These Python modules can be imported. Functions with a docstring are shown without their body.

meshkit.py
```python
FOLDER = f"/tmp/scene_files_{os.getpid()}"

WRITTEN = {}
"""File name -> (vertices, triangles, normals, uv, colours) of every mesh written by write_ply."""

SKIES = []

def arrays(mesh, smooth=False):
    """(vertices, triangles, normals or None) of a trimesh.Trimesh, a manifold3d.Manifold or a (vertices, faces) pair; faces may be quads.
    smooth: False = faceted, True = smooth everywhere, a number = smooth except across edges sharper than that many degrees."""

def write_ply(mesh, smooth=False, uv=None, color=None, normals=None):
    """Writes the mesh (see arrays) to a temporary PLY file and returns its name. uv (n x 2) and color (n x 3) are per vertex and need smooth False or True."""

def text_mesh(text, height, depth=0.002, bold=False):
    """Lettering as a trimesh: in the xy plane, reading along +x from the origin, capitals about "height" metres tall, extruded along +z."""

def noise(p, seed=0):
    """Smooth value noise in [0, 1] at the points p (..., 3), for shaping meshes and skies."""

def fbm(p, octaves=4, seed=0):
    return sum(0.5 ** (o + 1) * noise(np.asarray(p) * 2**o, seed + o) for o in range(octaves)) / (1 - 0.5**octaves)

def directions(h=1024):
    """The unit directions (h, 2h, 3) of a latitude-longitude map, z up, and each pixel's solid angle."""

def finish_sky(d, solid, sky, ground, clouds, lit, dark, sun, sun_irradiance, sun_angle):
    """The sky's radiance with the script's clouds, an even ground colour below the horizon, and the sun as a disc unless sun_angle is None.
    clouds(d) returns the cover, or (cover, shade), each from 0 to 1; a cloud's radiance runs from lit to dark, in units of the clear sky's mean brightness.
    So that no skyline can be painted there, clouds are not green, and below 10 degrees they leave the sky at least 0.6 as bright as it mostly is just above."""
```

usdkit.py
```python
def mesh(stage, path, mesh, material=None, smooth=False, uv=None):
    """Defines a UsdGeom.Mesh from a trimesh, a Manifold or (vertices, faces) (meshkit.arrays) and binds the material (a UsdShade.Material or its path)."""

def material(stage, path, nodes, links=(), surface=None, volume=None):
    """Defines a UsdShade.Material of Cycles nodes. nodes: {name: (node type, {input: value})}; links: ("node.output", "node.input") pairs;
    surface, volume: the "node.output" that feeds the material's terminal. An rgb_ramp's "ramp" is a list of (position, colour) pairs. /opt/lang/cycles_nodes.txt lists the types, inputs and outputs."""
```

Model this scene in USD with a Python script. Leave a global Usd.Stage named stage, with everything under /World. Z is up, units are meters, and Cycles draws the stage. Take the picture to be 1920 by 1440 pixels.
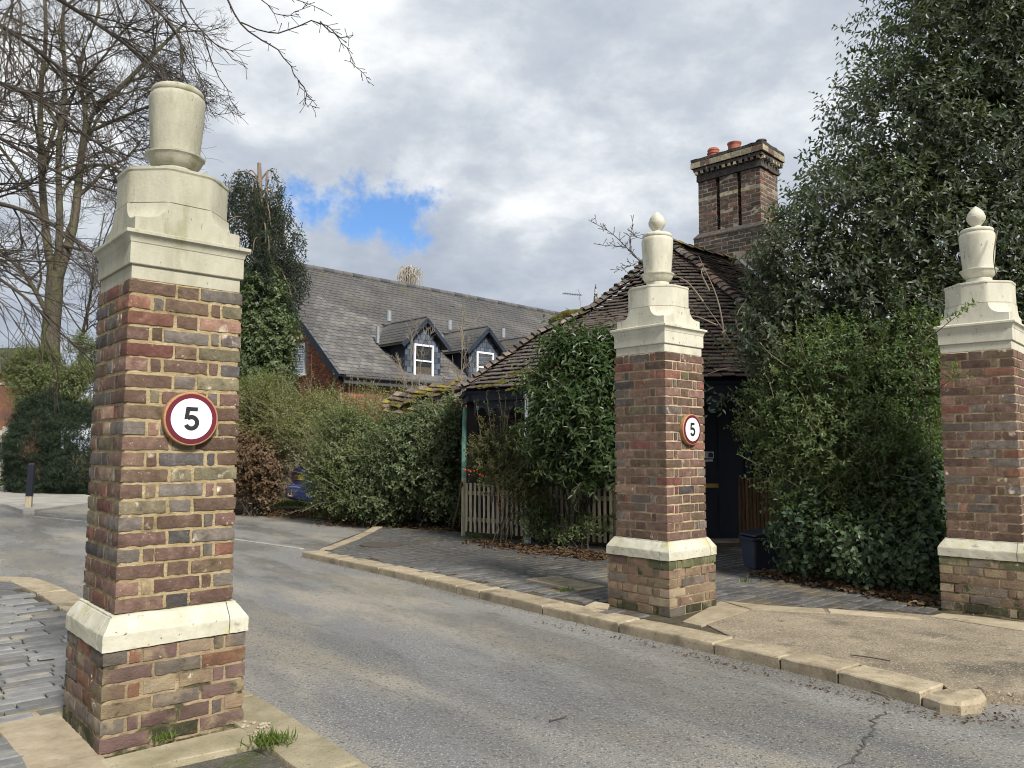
import math, numpy as np, trimesh, usdkit, meshkit
import manifold3d as m3
from shapely.ops import unary_union
from shapely.geometry import Polygon, Point, LineString, box as sbox
from pxr import Usd, UsdGeom, UsdLux, UsdShade, Gf, Sdf, Vt

stage = Usd.Stage.CreateInMemory()
UsdGeom.SetStageUpAxis(stage, 'Z')
UsdGeom.SetStageMetersPerUnit(stage, 1.0)
UsdGeom.Xform.Define(stage, '/World')
UsdGeom.Scope.Define(stage, '/World/Looks')

# ------------------------------------------------------------------ camera
CZ, PITCH, ROLL, F = 1.395, 0.08549, 0.002812, 1465.9      # eye height, tilt up, roll, focal length in photograph pixels
cam = UsdGeom.Camera.Define(stage, '/World/camera')
cam.CreateHorizontalApertureAttr(36.0)
cam.CreateVerticalApertureAttr(27.0)
cam.CreateFocalLengthAttr(36.0 * F / 1920)
cam.CreateFStopAttr(0.0)
cam.CreateFocusDistanceAttr(7.0)
cam.CreateExposureAttr(0.68)
_f = np.array([0, math.cos(PITCH), math.sin(PITCH)])
_u0 = np.array([0, -math.sin(PITCH), math.cos(PITCH)])
_r0 = np.array([1.0, 0, 0])
_r = _r0 * math.cos(ROLL) + _u0 * math.sin(ROLL)
_u = -_r0 * math.sin(ROLL) + _u0 * math.cos(ROLL)
cam.AddTransformOp().Set(Gf.Matrix4d(*_r, 0, *_u, 0, *(-_f), 0, 0, 0, CZ, 1))

def ray(px, py):
    return _f + _r * (px - 960) / F + _u * (720 - py) / F
def at(px, py, Y):
    """Point at depth Y (metres north of the eye) on the line of sight through a photograph pixel."""
    d = ray(px, py)
    return np.array([0, 0, CZ]) + d * (Y / d[1])
def gnd(px, py, z=0.075):
    d = ray(px, py)
    return (np.array([0, 0, CZ]) + d * ((z - CZ) / d[2]))[:2]

# ------------------------------------------------------------------ sky and sun
SUN_AZ, SUN_EL = math.radians(148), math.radians(42)       # azimuth clockwise from +y
sun_dir = np.array([math.sin(SUN_AZ) * math.cos(SUN_EL), math.cos(SUN_AZ) * math.cos(SUN_EL), math.sin(SUN_EL)])
SKY = 0.10
hole = at(700, 388, 100.0) - np.array([0, 0, CZ]); hole /= np.linalg.norm(hole)
hx = np.cross(hole, [0, 0, 1.0]); hx /= np.linalg.norm(hx)
hy = np.cross(hx, hole)
usdkit.material(stage, '/World/Looks/sky_look', {
    'tc': ('texture_coordinate', {}),
    'sky': ('sky_texture', {'sky_type': 'single_scattering', 'sun_disc': False, 'sun_elevation': SUN_EL, 'sun_rotation': SUN_AZ, 'altitude': 60.0, 'air_density': 1.0, 'aerosol_density': 1.2, 'ozone_density': 1.4}),
    # cloud deck seen on a plane high above: direction / (z + 0.3)
    'sep': ('separate_xyz', {}),
    'zz': ('math', {'math_type': 'maximum', 'value2': 0.0}),
    'za': ('math', {'math_type': 'add', 'value2': 0.32}),
    'ux': ('math', {'math_type': 'divide'}), 'uy': ('math', {'math_type': 'divide'}),
    'cv': ('combine_xyz', {'z': 3.1}),
    'n1': ('noise_texture', {'scale': 1.15, 'detail': 8.0, 'roughness': 0.52, 'distortion': 0.2}),
    'n2': ('noise_texture', {'scale': 4.6, 'detail': 11.0, 'roughness': 0.60, 'distortion': 0.1}),
    'nm': ('mapping', {'location': (4.3, 1.7, 9.0)}),
    'shade': ('math', {'math_type': 'multiply_add', 'value2': 0.60}),
    'n2s': ('math', {'math_type': 'multiply', 'value2': 0.40}),
    'ramp': ('rgb_ramp', {'ramp': [(0.0, (2.3, 2.65, 3.25)), (0.38, (2.75, 3.1, 3.7)), (0.44, (3.2, 3.55, 4.1)), (0.49, (3.7, 4.05, 4.5)), (0.53, (4.5, 4.8, 5.15)), (0.60, (6.2, 6.35, 6.5)), (1.0, (7.4, 7.4, 7.45))]}),
    # the break in the cloud
    'dx': ('vector_math', {'math_type': 'dot_product', 'vector2': tuple(hx / 0.098)}),
    'dy': ('vector_math', {'math_type': 'dot_product', 'vector2': tuple(hy / 0.032)}),
    'df': ('vector_math', {'math_type': 'dot_product', 'vector2': tuple(hole)}),
    'x2': ('math', {'math_type': 'multiply'}), 'y2': ('math', {'math_type': 'multiply'}),
    'r2': ('math', {'math_type': 'add'}),
    'r1': ('math', {'math_type': 'sqrt'}),
    'n3': ('noise_texture', {'scale': 13.0, 'detail': 10.0, 'roughness': 0.66}),
    'n3o': ('math', {'math_type': 'multiply_add', 'value2': 7.0, 'value3': -3.45}),
    'rr': ('math', {'math_type': 'add'}),
    'back': ('math', {'math_type': 'less_than', 'value2': 0.0}),
    'rb': ('math', {'math_type': 'multiply_add', 'value2': 10.0}),
    'cover': ('map_range', {'range_type': 'smoothstep', 'from_min': 0.0, 'from_max': 1.5, 'to_min': 0.0, 'to_max': 1.0, 'clamp': True}),
    'blue': ('mix_color', {'blend_type': 'multiply', 'fac': 1.0, 'b': (0.62, 0.84, 1.10), 'use_clamp': False}),
    'mix': ('mix_color', {'use_clamp': False}),
    'bg': ('background_shader', {'strength': SKY}),
}, [('tc.generated', 'sep.vector'), ('sep.z', 'zz.value1'), ('zz.value', 'za.value1'), ('sep.x', 'ux.value1'), ('za.value', 'ux.value2'), ('sep.y', 'uy.value1'), ('za.value', 'uy.value2'),
    ('ux.value', 'cv.x'), ('uy.value', 'cv.y'), ('cv.vector', 'n1.vector'), ('cv.vector', 'nm.vector'), ('nm.vector', 'n2.vector'),
    ('n1.fac', 'shade.value1'), ('n2.fac', 'n2s.value1'), ('n2s.value', 'shade.value3'), ('shade.value', 'ramp.fac'),
    ('tc.generated', 'dx.vector1'), ('tc.generated', 'dy.vector1'), ('tc.generated', 'df.vector1'), ('tc.generated', 'n3.vector'),
    ('dx.value', 'x2.value1'), ('dx.value', 'x2.value2'), ('dy.value', 'y2.value1'), ('dy.value', 'y2.value2'), ('x2.value', 'r2.value1'), ('y2.value', 'r2.value2'), ('r2.value', 'r1.value1'),
    ('n3.fac', 'n3o.value1'), ('n3o.value', 'rr.value1'), ('r1.value', 'rr.value2'), ('df.value', 'back.value1'), ('back.value', 'rb.value1'), ('rr.value', 'rb.value3'), ('rb.value', 'cover.value'),
    ('sky.color', 'blue.a'), ('blue.result', 'mix.a'), ('ramp.color', 'mix.b'), ('cover.result', 'mix.fac'), ('mix.result', 'bg.color')], surface='bg.background')
dome = UsdLux.DomeLight.Define(stage, '/World/sky')
dome.CreateIntensityAttr(1.0)
dome.GetPrim().SetCustomDataByKey('label', 'grey and white broken cloud with one blue gap')
dome.GetPrim().SetCustomDataByKey('category', 'sky')
dome.GetPrim().SetCustomDataByKey('kind', 'structure')
UsdShade.MaterialBindingAPI.Apply(dome.GetPrim()).Bind(UsdShade.Material.Get(stage, '/World/Looks/sky_look'))
sun = UsdLux.DistantLight.Define(stage, '/World/sun')
sun.CreateIntensityAttr(1.1)
sun.CreateAngleAttr(11.0)
sun.CreateNormalizeAttr(True) if hasattr(sun, 'CreateNormalizeAttr') else None
sun.CreateColorAttr(Gf.Vec3f(1.0, 0.95, 0.86))
_z = sun_dir; _x = np.cross([0, 0, 1.0], _z); _x /= np.linalg.norm(_x); _y = np.cross(_z, _x)
sun.AddTransformOp().Set(Gf.Matrix4d(*_x, 0, *_y, 0, *_z, 0, 0, 0, 30, 1))

# ------------------------------------------------------------------ helpers: prims
_used = {}
def numbered(path):
    n = _used.get(path, 0); _used[path] = n + 1
    return path if n == 0 else f'{path}_{n:03d}'
def tag(p, label=None, cat=None, group=None, kind=None):
    p = p.GetPrim() if hasattr(p, 'GetPrim') else p
    for k, v in (('label', label), ('category', cat), ('group', group), ('kind', kind)):
        if v: p.SetCustomDataByKey(k, v)
    return p
class T:
    """A top-level thing: an Xform at its base; parts are given in its own frame."""
    def __init__(s, name, label, cat, loc=(0, 0, 0), rz=0.0, group=None, kind=None):
        s.path = numbered('/World/' + name)
        s.x = UsdGeom.Xform.Define(stage, s.path)
        s.loc = np.array([float(c) for c in loc]); s.rz = rz
        s.x.AddTranslateOp().Set(Gf.Vec3d(*map(float, s.loc)))
        if rz: s.x.AddRotateZOp().Set(math.degrees(rz))
        tag(s.x, label, cat, group, kind)
    def w2l(s, v):
        v = np.asarray(v, float) - s.loc
        c, n = math.cos(s.rz), math.sin(s.rz)
        return np.stack([v[..., 0] * c + v[..., 1] * n, -v[..., 0] * n + v[..., 1] * c, v[..., 2]], -1)
    def part(s, name, mesh, mat, parent=None, smooth=False, world=False, label=None, kind=None):
        """Adds a mesh as part (or sub-part of PARENT); world=True: its vertices are world coordinates."""
        path = numbered((parent or s.path) + '/' + name)
        v, f, n = meshkit.arrays(mesh, smooth)
        if world: mesh = trimesh.Trimesh(s.w2l(v if smooth is False else meshkit.arrays(mesh)[0]), f if smooth is False else meshkit.arrays(mesh)[1], process=False)
        usdkit.mesh(stage, path, mesh, mat, smooth)
        tag(stage.GetPrimAtPath(path), label, None, None, kind)
        return path
def solid(name, mesh, mat, label, cat, group=None, kind=None, smooth=False):
    """A thing that is one mesh, in world coordinates."""
    path = numbered('/World/' + name)
    usdkit.mesh(stage, path, mesh, mat, smooth)
    tag(stage.GetPrimAtPath(path), label, cat, group, kind)
    return path

# ------------------------------------------------------------------ helpers: materials
def surf(name, ramp, scale=4.0, detail=6.0, nrough=0.6, rough=0.8, spec=0.3, stretch=None, rot=0.0, spots=(), bump=(), obj=None, isl=None, rough_var=None, wet=None, transl=0.0, metallic=0.0, coat=0.0, hue=0.0):
    """Procedural surface. ramp: colours along a noise; spots: (scale, lo, hi, colour[, detail]) patches; bump: (scale, distance);
    obj / isl: (lo, hi) brightness spread from piece to piece / island to island; wet: (scale, lo, hi, rough) smoother patches."""
    path = '/World/Looks/' + name
    N, L = {'g': ('geometry', {})}, []
    vec = 'g.position'
    if stretch:
        N['mr'] = ('mapping', {'rotation': (0, 0, rot)}); N['mp'] = ('mapping', {'scale': stretch}); L.append(('mr.vector', 'mp.vector')); L.append((vec, 'mr.vector')); svec = 'mp.vector'
    else: svec = vec
    N['n'] = ('noise_texture', {'scale': scale, 'detail': detail, 'roughness': nrough}); L.append((svec, 'n.vector'))
    N['r'] = ('rgb_ramp', {'ramp': ramp}); L.append(('n.fac', 'r.fac'))
    col = 'r.color'
    for i, sp in enumerate(spots):
        sc, lo, hi, c = sp[:4]
        N[f's{i}'] = ('noise_texture', {'scale': sc, 'detail': sp[4] if len(sp) > 4 else 5.0, 'roughness': 0.6})
        N[f'sm{i}'] = ('mapping', {'location': (3.7 * i + 1.1, 7.3 - i, 2.9 * i)})
        L += [(vec if len(sp) > 5 else svec, f'sm{i}.vector'), (f'sm{i}.vector', f's{i}.vector')]
        N[f'sr{i}'] = ('map_range', {'range_type': 'smoothstep', 'from_min': lo, 'from_max': hi, 'to_min': 0.0, 'to_max': 1.0, 'clamp': True}); L.append((f's{i}.fac', f'sr{i}.value'))
        N[f'sx{i}'] = ('mix_color', {'b': c}); L += [(col, f'sx{i}.a'), (f'sr{i}.result', f'sx{i}.fac')]
        col = f'sx{i}.result'
    for tagn, spread, src in (('o', obj, 'oi.random'), ('i', isl, 'g.random_per_island')):
        if spread:
            if tagn == 'o': N['oi'] = ('object_info', {})
            N['v' + tagn] = ('map_range', {'from_min': 0.0, 'from_max': 1.0, 'to_min': spread[0], 'to_max': spread[1]}); L.append((src, f'v{tagn}.value'))
            N['h' + tagn] = ('hsv', {'hue': 0.5, 'saturation': 1.0}); L += [(f'v{tagn}.result', f'h{tagn}.value'), (col, f'h{tagn}.color')]
            if hue:
                N['w' + tagn] = ('white_noise_texture', {'dimensions': '1D'}); L.append((src, f'w{tagn}.w'))
                N['k' + tagn] = ('map_range', {'from_min': 0.0, 'from_max': 1.0, 'to_min': 0.5 - hue, 'to_max': 0.5 + hue}); L += [(f'w{tagn}.value', f'k{tagn}.value'), (f'k{tagn}.result', f'h{tagn}.hue')]
            col = f'h{tagn}.color'
    N['p'] = ('principled_bsdf', {'roughness': rough, 'specular_ior_level': spec, 'metallic': metallic, 'coat_weight': coat})
    L.append((col, 'p.base_color'))
    if rough_var:
        N['rv'] = ('map_range', {'from_min': 0.3, 'from_max': 0.7, 'to_min': rough_var[0], 'to_max': rough_var[1], 'clamp': True}); L += [('n.fac', 'rv.value'), ('rv.result', 'p.roughness')]
    if wet:
        N['wn'] = ('noise_texture', {'scale': wet[0], 'detail': 5.0, 'roughness': 0.62}); L.append((svec, 'wn.vector'))
        N['wr'] = ('map_range', {'range_type': 'smoothstep', 'from_min': wet[1], 'from_max': wet[2], 'to_min': rough, 'to_max': wet[3], 'clamp': True}); L += [('wn.fac', 'wr.value'), ('wr.result', 'p.roughness')]
    nrm = None
    for i, (sc, dist) in enumerate(bump):
        N[f'b{i}'] = ('noise_texture', {'scale': sc, 'detail': 4.0, 'roughness': 0.6}); L.append((vec, f'b{i}.vector'))
        N[f'bb{i}'] = ('bump', {'distance': dist, 'strength': 1.0}); L.append((f'b{i}.fac', f'bb{i}.height'))
        if nrm: L.append((nrm, f'bb{i}.normal'))
        nrm = f'bb{i}.normal'
    if nrm: L.append((nrm, 'p.normal'))
    out = 'p.BSDF'
    if transl:
        N['t'] = ('translucent_bsdf', {}); N['mx'] = ('mix_closure', {'fac': transl})
        N['tc'] = ('mix_color', {'blend_type': 'multiply', 'fac': 1.0, 'b': (1.5, 1.7, 0.6), 'use_clamp': False})
        L += [(col, 'tc.a'), ('tc.result', 't.color'), ('p.BSDF', 'mx.closure1'), ('t.BSDF', 'mx.closure2')]
        out = 'mx.closure'
    return usdkit.material(stage, path, N, L, surface=out)
def flat(name, c, rough=0.5, spec=0.4, metallic=0.0, bump=(), coat=0.0, var=0.12):
    d = [tuple(x * (1 - var) for x in c), tuple(min(1, x * (1 + var)) for x in c)]
    return surf(name, [(0.3, d[0]), (0.7, d[1])], scale=9.0, rough=rough, spec=spec, metallic=metallic, bump=bump, coat=coat)

# ------------------------------------------------------------------ helpers: meshes
_tmpl = {}
def block(l, d, h, nl=1, nd=1, nh=1, r=0.003, rough=0.0, rng=None, flatback=False):
    """A box l x d x h centred on the origin with worn edges: edges pulled in by about r, faces uneven by rough."""
    key = (nl, nd, nh)
    if key not in _tmpl:
        V, Fc = [], []
        def face(fix, sgn, a, b, na, nb):
            o = len(V)
            for i in range(na + 1):
                for j in range(nb + 1):
                    p = [0.0] * 3; p[fix] = sgn; p[a] = -1 + 2 * i / na; p[b] = -1 + 2 * j / nb; V.append(p)
            for i in range(na):
                for j in range(nb):
                    q = [o + i * (nb + 1) + j, o + (i + 1) * (nb + 1) + j, o + (i + 1) * (nb + 1) + j + 1, o + i * (nb + 1) + j + 1]
                    if sgn < 0: q = q[::-1]
                    Fc.append([q[0], q[1], q[2]]); Fc.append([q[0], q[2], q[3]])
        n = (nl, nd, nh)
        for fix, a, b in ((0, 1, 2), (1, 2, 0), (2, 0, 1)):
            for sgn in (-1, 1): face(fix, sgn, a, b, n[a], n[b])
        m = trimesh.Trimesh(np.array(V), np.array(Fc), process=False); m.merge_vertices()
        _tmpl[key] = (np.array(m.vertices), np.array(m.faces))
    U, Fc = _tmpl[key]
    half = np.array([l, d, h]) / 2
    P = U * half
    on = np.abs(np.abs(U) - 1) < 1e-6
    edge = on.sum(1) >= 2
    k = np.where(edge[:, None] & on, 1.0, 0.0)
    if rng is None: amt = np.full(len(P), r)
    else: amt = r * (0.35 + 1.3 * rng.random(len(P)))
    P = P - np.sign(U) * k * amt[:, None]
    if rough and rng is not None: P = P + rng.normal(0, rough, P.shape)
    return P, Fc
def loft(rings, closed_top=True, closed_bottom=True):
    """Solid through rings of equal point count, listed bottom to top, each counter-clockwise."""
    R = np.asarray(rings, float); k, n = R.shape[:2]
    V = R.reshape(-1, 3); i, j = np.meshgrid(np.arange(k - 1), np.arange(n), indexing='ij'); i, j = i.ravel(), j.ravel(); j2 = (j + 1) % n
    q = np.stack([i * n + j, i * n + j2, (i + 1) * n + j2, (i + 1) * n + j], -1); Fc = np.concatenate([q[:, [0, 1, 2]], q[:, [0, 2, 3]]]).tolist()
    V = list(V)
    if closed_bottom:
        V.append(R[0].mean(0)); o = len(V) - 1; Fc += [[(j + 1) % n, j, o] for j in range(n)]
    if closed_top:
        V.append(R[-1].mean(0)); o = len(V) - 1; b0 = (k - 1) * n; Fc += [[b0 + j, b0 + (j + 1) % n, o] for j in range(n)]
    return np.array(V), np.array(Fc)
def sq(s, z, c=0.0):
    """Square of side s at height z with corners cut by c: eight points."""
    a = s / 2; c = max(c, 0.0008)
    return [(x, y, z) for x, y in ((-a + c, -a), (a - c, -a), (a, -a + c), (a, a - c), (a - c, a), (-a + c, a), (-a, a - c), (-a, -a + c))]
def octa(a, z, soft=0.10):
    """Octagon of width a across its faces, its arrises eased."""
    p = np.array(sq(a, z, a * 0.2929)); e = a * 0.4142 * soft; out = []
    for i in range(8):
        for q in (p[i - 1], p[(i + 1) % 8]):
            d = q - p[i]; out.append(tuple(p[i] + d / np.linalg.norm(d) * e))
    return out
def circ(r, z, n=28, ph=0.0): return [(r * math.cos(2 * math.pi * i / n + ph), r * math.sin(2 * math.pi * i / n + ph), z) for i in range(n)]
def merge(ms):
    V, Fc, o = [], [], 0
    for v, f in ms:
        V.append(np.asarray(v, float)); Fc.append(np.asarray(f, int) + o); o += len(v)
    return np.concatenate(V), np.concatenate(Fc)
def move(m, t=(0, 0, 0), rz=0.0):
    v = np.asarray(m[0], float); c, s = math.cos(rz), math.sin(rz)
    return np.stack([v[:, 0] * c - v[:, 1] * s, v[:, 0] * s + v[:, 1] * c, v[:, 2]], 1) + np.asarray(t, float), m[1]
def frame_box(o, ax, ay, az, l, d, h, **k):
    """A block with its centre at o and its sides along ax, ay, az."""
    P, Fc = block(l, d, h, **k)
    M = np.array([ax, ay, az], float)
    return P @ M + np.asarray(o, float), (Fc if np.linalg.det(M) > 0 else Fc[:, ::-1])
def prism(poly, z0, z1, bev=0.006, rng=None, jit=0.0, dz=0.0):
    """Worn stone on a polygon (counter-clockwise xy points)."""
    p = np.asarray(poly, float)
    if np.sum(p[:, 0] * np.roll(p[:, 1], -1) - np.roll(p[:, 0], -1) * p[:, 1]) < 0: p = p[::-1]
    if rng is not None and jit: p = p + rng.normal(0, jit, p.shape)
    c = p.mean(0); 
    d = p - c; ins = p - d / np.linalg.norm(d, axis=1, keepdims=True) * bev * 1.4
    zt = np.full(len(p), z1) + (rng.normal(0, dz, len(p)) if rng is not None and dz else 0)
    ring = lambda q, z: np.column_stack([q, np.broadcast_to(z, len(q))])
    return loft([ring(p, z0), ring(p, zt - bev), ring(ins, zt)])
def tube(pts, rad, sides=5, cap=True):
    """Round rod along a polyline."""
    p = np.asarray(pts, float); r = np.broadcast_to(np.asarray(rad, float), (len(p),))
    t = np.gradient(p, axis=0); t /= np.linalg.norm(t, axis=1, keepdims=True) + 1e-12
    ref = np.where(np.abs(t[:, 2:]) < 0.9, [0, 0, 1.0], [1.0, 0, 0])
    a = np.cross(t, ref); a /= np.linalg.norm(a, axis=1, keepdims=True) + 1e-12
    b = np.cross(t, a); ang = np.arange(sides) * 2 * np.pi / sides
    R = p[:, None] + r[:, None, None] * (np.cos(ang)[None, :, None] * a[:, None] + np.sin(ang)[None, :, None] * b[:, None])
    return loft(R, cap, cap)
def densify(pts, n):
    """Smooth curve through points (Catmull-Rom)."""
    p = np.asarray(pts, float)
    q = np.vstack([2 * p[0] - p[1], p, 2 * p[-1] - p[-2]]); out = []
    for i in range(len(p) - 1):
        a, b, c, d = q[i:i + 4]
        for t in np.linspace(0, 1, n, endpoint=False):
            out.append(0.5 * (2 * b + (c - a) * t + (2 * a - 5 * b + 4 * c - d) * t * t + (3 * b - a - 3 * c + d) * t ** 3))
    out.append(p[-1]); return np.array(out)
def warp(mesh, amp, freq, seed=0):
    v, f = mesh; v = np.asarray(v, float)
    d = np.stack([meshkit.fbm(v * freq + 17.3 * k + seed, 3, seed + k) for k in range(3)], -1) - 0.5
    return v + d * 2 * amp, f
def refine(mesh, length):
    m = m3.Manifold(m3.Mesh(np.asarray(mesh.vertices, np.float32), np.asarray(mesh.faces, np.uint32))) if isinstance(mesh, trimesh.Trimesh) else mesh
    m = m.refine_to_length(length).to_mesh()
    return np.array(m.vert_properties[:, :3], float), np.array(m.tri_verts)
def mani(mesh):
    t = trimesh.Trimesh(mesh[0], mesh[1], process=False); t.merge_vertices()
    return m3.Manifold(m3.Mesh(np.asarray(t.vertices, np.float32), np.asarray(t.faces, np.uint32)))
def mbox(x0, x1, y0, y1, z0, z1): return m3.Manifold.cube((x1 - x0, y1 - y0, z1 - z0)).translate((x0, y0, z0))

# ------------------------------------------------------------------ looks
def brick_look(name, c, salt=0.62, dark=0.64, isl=None):
    c = np.array(c)
    return surf(name, [(0.25, tuple(c * 0.45)), (0.42, tuple(c * 0.85)), (0.55, tuple(c * 1.1)), (0.75, tuple(np.clip(c * 1.5 + 0.03, 0, 1)))], scale=18, nrough=0.7, rough=0.9, spec=0.2,
                spots=((9, salt, salt + 0.1, (0.46, 0.39, 0.31)), (23, dark, dark + 0.08, (0.055, 0.048, 0.05)), (60, 0.68, 0.76, (0.34, 0.29, 0.23), 2.0)), bump=((70, 0.006), (260, 0.003)), obj=None if isl else (0.70, 1.35), isl=isl, hue=0.012)
BR = {k: brick_look('brick_' + k, c, *s) for k, (c, s) in {
    'plum': ((0.108, 0.070, 0.054), (0.64, 0.66)), 'brown': ((0.108, 0.072, 0.052), (0.62, 0.68)), 'grey': ((0.108, 0.092, 0.080), (0.63, 0.66)),
    'red': ((0.140, 0.066, 0.050), (0.66, 0.66)), 'buff': ((0.225, 0.172, 0.115), (0.60, 0.70)), 'blue': ((0.072, 0.064, 0.062), (0.68, 0.62)),
    'olive': ((0.125, 0.108, 0.070), (0.62, 0.68)), 'pink': ((0.26, 0.155, 0.115), (0.55, 0.72)), 'rose': ((0.140, 0.088, 0.069), (0.62, 0.68))}.items()}
def low_look(name, c):
    c = np.array(c)
    return surf(name, [(0.25, tuple(c * 0.6)), (0.5, tuple(c)), (0.75, tuple(c * 1.3))], scale=10, rough=0.92, spec=0.2,
                spots=((6, 0.5, 0.66, (0.21, 0.165, 0.105)), (8, 0.60, 0.70, (0.05, 0.055, 0.025)), (15, 0.66, 0.72, (0.42, 0.38, 0.30))), bump=((60, 0.006), (240, 0.003)), obj=(0.75, 1.25), hue=0.01)
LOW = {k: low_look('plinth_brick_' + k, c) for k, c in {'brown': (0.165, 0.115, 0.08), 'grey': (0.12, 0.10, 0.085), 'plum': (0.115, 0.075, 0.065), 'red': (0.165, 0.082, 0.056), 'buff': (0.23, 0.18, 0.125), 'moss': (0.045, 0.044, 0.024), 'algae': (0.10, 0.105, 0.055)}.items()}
MORTAR_YELLOW = surf('mortar_yellow', [(0.25, (0.25, 0.185, 0.095)), (0.5, (0.37, 0.29, 0.165)), (0.75, (0.47, 0.385, 0.245))], scale=11, rough=0.95, spec=0.15, spots=((30, 0.62, 0.7, (0.55, 0.47, 0.33)), (5, 0.58, 0.7, (0.22, 0.175, 0.09))), bump=((90, 0.012), (320, 0.005)))
MORTAR_BUFF = surf('mortar_buff', [(0.25, (0.25, 0.19, 0.115)), (0.5, (0.40, 0.31, 0.20)), (0.75, (0.52, 0.43, 0.30))], scale=11, rough=0.95, spec=0.15, spots=((6, 0.55, 0.68, (0.20, 0.165, 0.11)),), bump=((90, 0.008), (320, 0.004)))
MORTAR_DIRT = surf('mortar_dirty', [(0.25, (0.13, 0.10, 0.06)), (0.5, (0.25, 0.19, 0.12)), (0.75, (0.36, 0.28, 0.18))], scale=9, rough=0.95, spec=0.15, spots=((5, 0.52, 0.64, (0.06, 0.06, 0.03)),), bump=((90, 0.008),))
STONE_AGED = surf('aged_limestone', [(0.25, (0.25, 0.24, 0.185)), (0.5, (0.33, 0.318, 0.25)), (0.75, (0.405, 0.393, 0.318))], scale=4.5, nrough=0.7, stretch=(1.6, 1.6, 0.6), rough=0.9, spec=0.2, spots=((5, 0.56, 0.72, (0.235, 0.23, 0.15)), (14, 0.66, 0.76, (0.20, 0.20, 0.14)), (36, 0.66, 0.72, (0.12, 0.12, 0.09)), (2.6, 0.55, 0.72, (0.235, 0.225, 0.175), 8.0)), bump=((60, 0.002), (220, 0.001)))
STONE_PALE = surf('pale_stone', [(0.25, (0.28, 0.262, 0.195)), (0.45, (0.40, 0.382, 0.305)), (0.6, (0.465, 0.447, 0.37)), (0.8, (0.53, 0.515, 0.44))], scale=5, nrough=0.7, rough=0.88, spec=0.2, spots=((6, 0.55, 0.68, (0.37, 0.36, 0.20)), (12, 0.62, 0.70, (0.26, 0.245, 0.175)), (32, 0.63, 0.70, (0.11, 0.105, 0.075)), (3.0, 0.56, 0.72, (0.33, 0.31, 0.225), 8.0)), bump=((70, 0.002), (200, 0.001)))
STONE_PAINT = surf('cream_painted_stone', [(0.25, (0.36, 0.342, 0.275)), (0.5, (0.445, 0.43, 0.352)), (0.75, (0.505, 0.49, 0.415))], scale=5, nrough=0.7, stretch=(1.5, 1.5, 0.6), rough=0.85, spec=0.2, spots=((7, 0.58, 0.72, (0.36, 0.345, 0.255)), (16, 0.65, 0.72, (0.25, 0.235, 0.18)), (30, 0.64, 0.70, (0.11, 0.10, 0.08)), (3.0, 0.56, 0.72, (0.32, 0.305, 0.25), 8.0), (18, 0.70, 0.72, (0.78, 0.76, 0.70))), bump=((70, 0.0015), (200, 0.0008)))
WOOD_SIGN = surf('sign_wood', [(0.3, (0.24, 0.125, 0.055)), (0.6, (0.35, 0.20, 0.095))], scale=20, stretch=(1, 1, 6), rough=0.6)
SIGN_RED = flat('sign_maroon', (0.095, 0.006, 0.016), rough=0.45)
SIGN_WHITE = surf('sign_white', [(0.3, (0.54, 0.56, 0.58)), (0.7, (0.63, 0.65, 0.67))], scale=14, stretch=(1, 1, 7), rough=0.45)
SIGN_BLACK = flat('sign_black', (0.012, 0.013, 0.016), rough=0.45)
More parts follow.
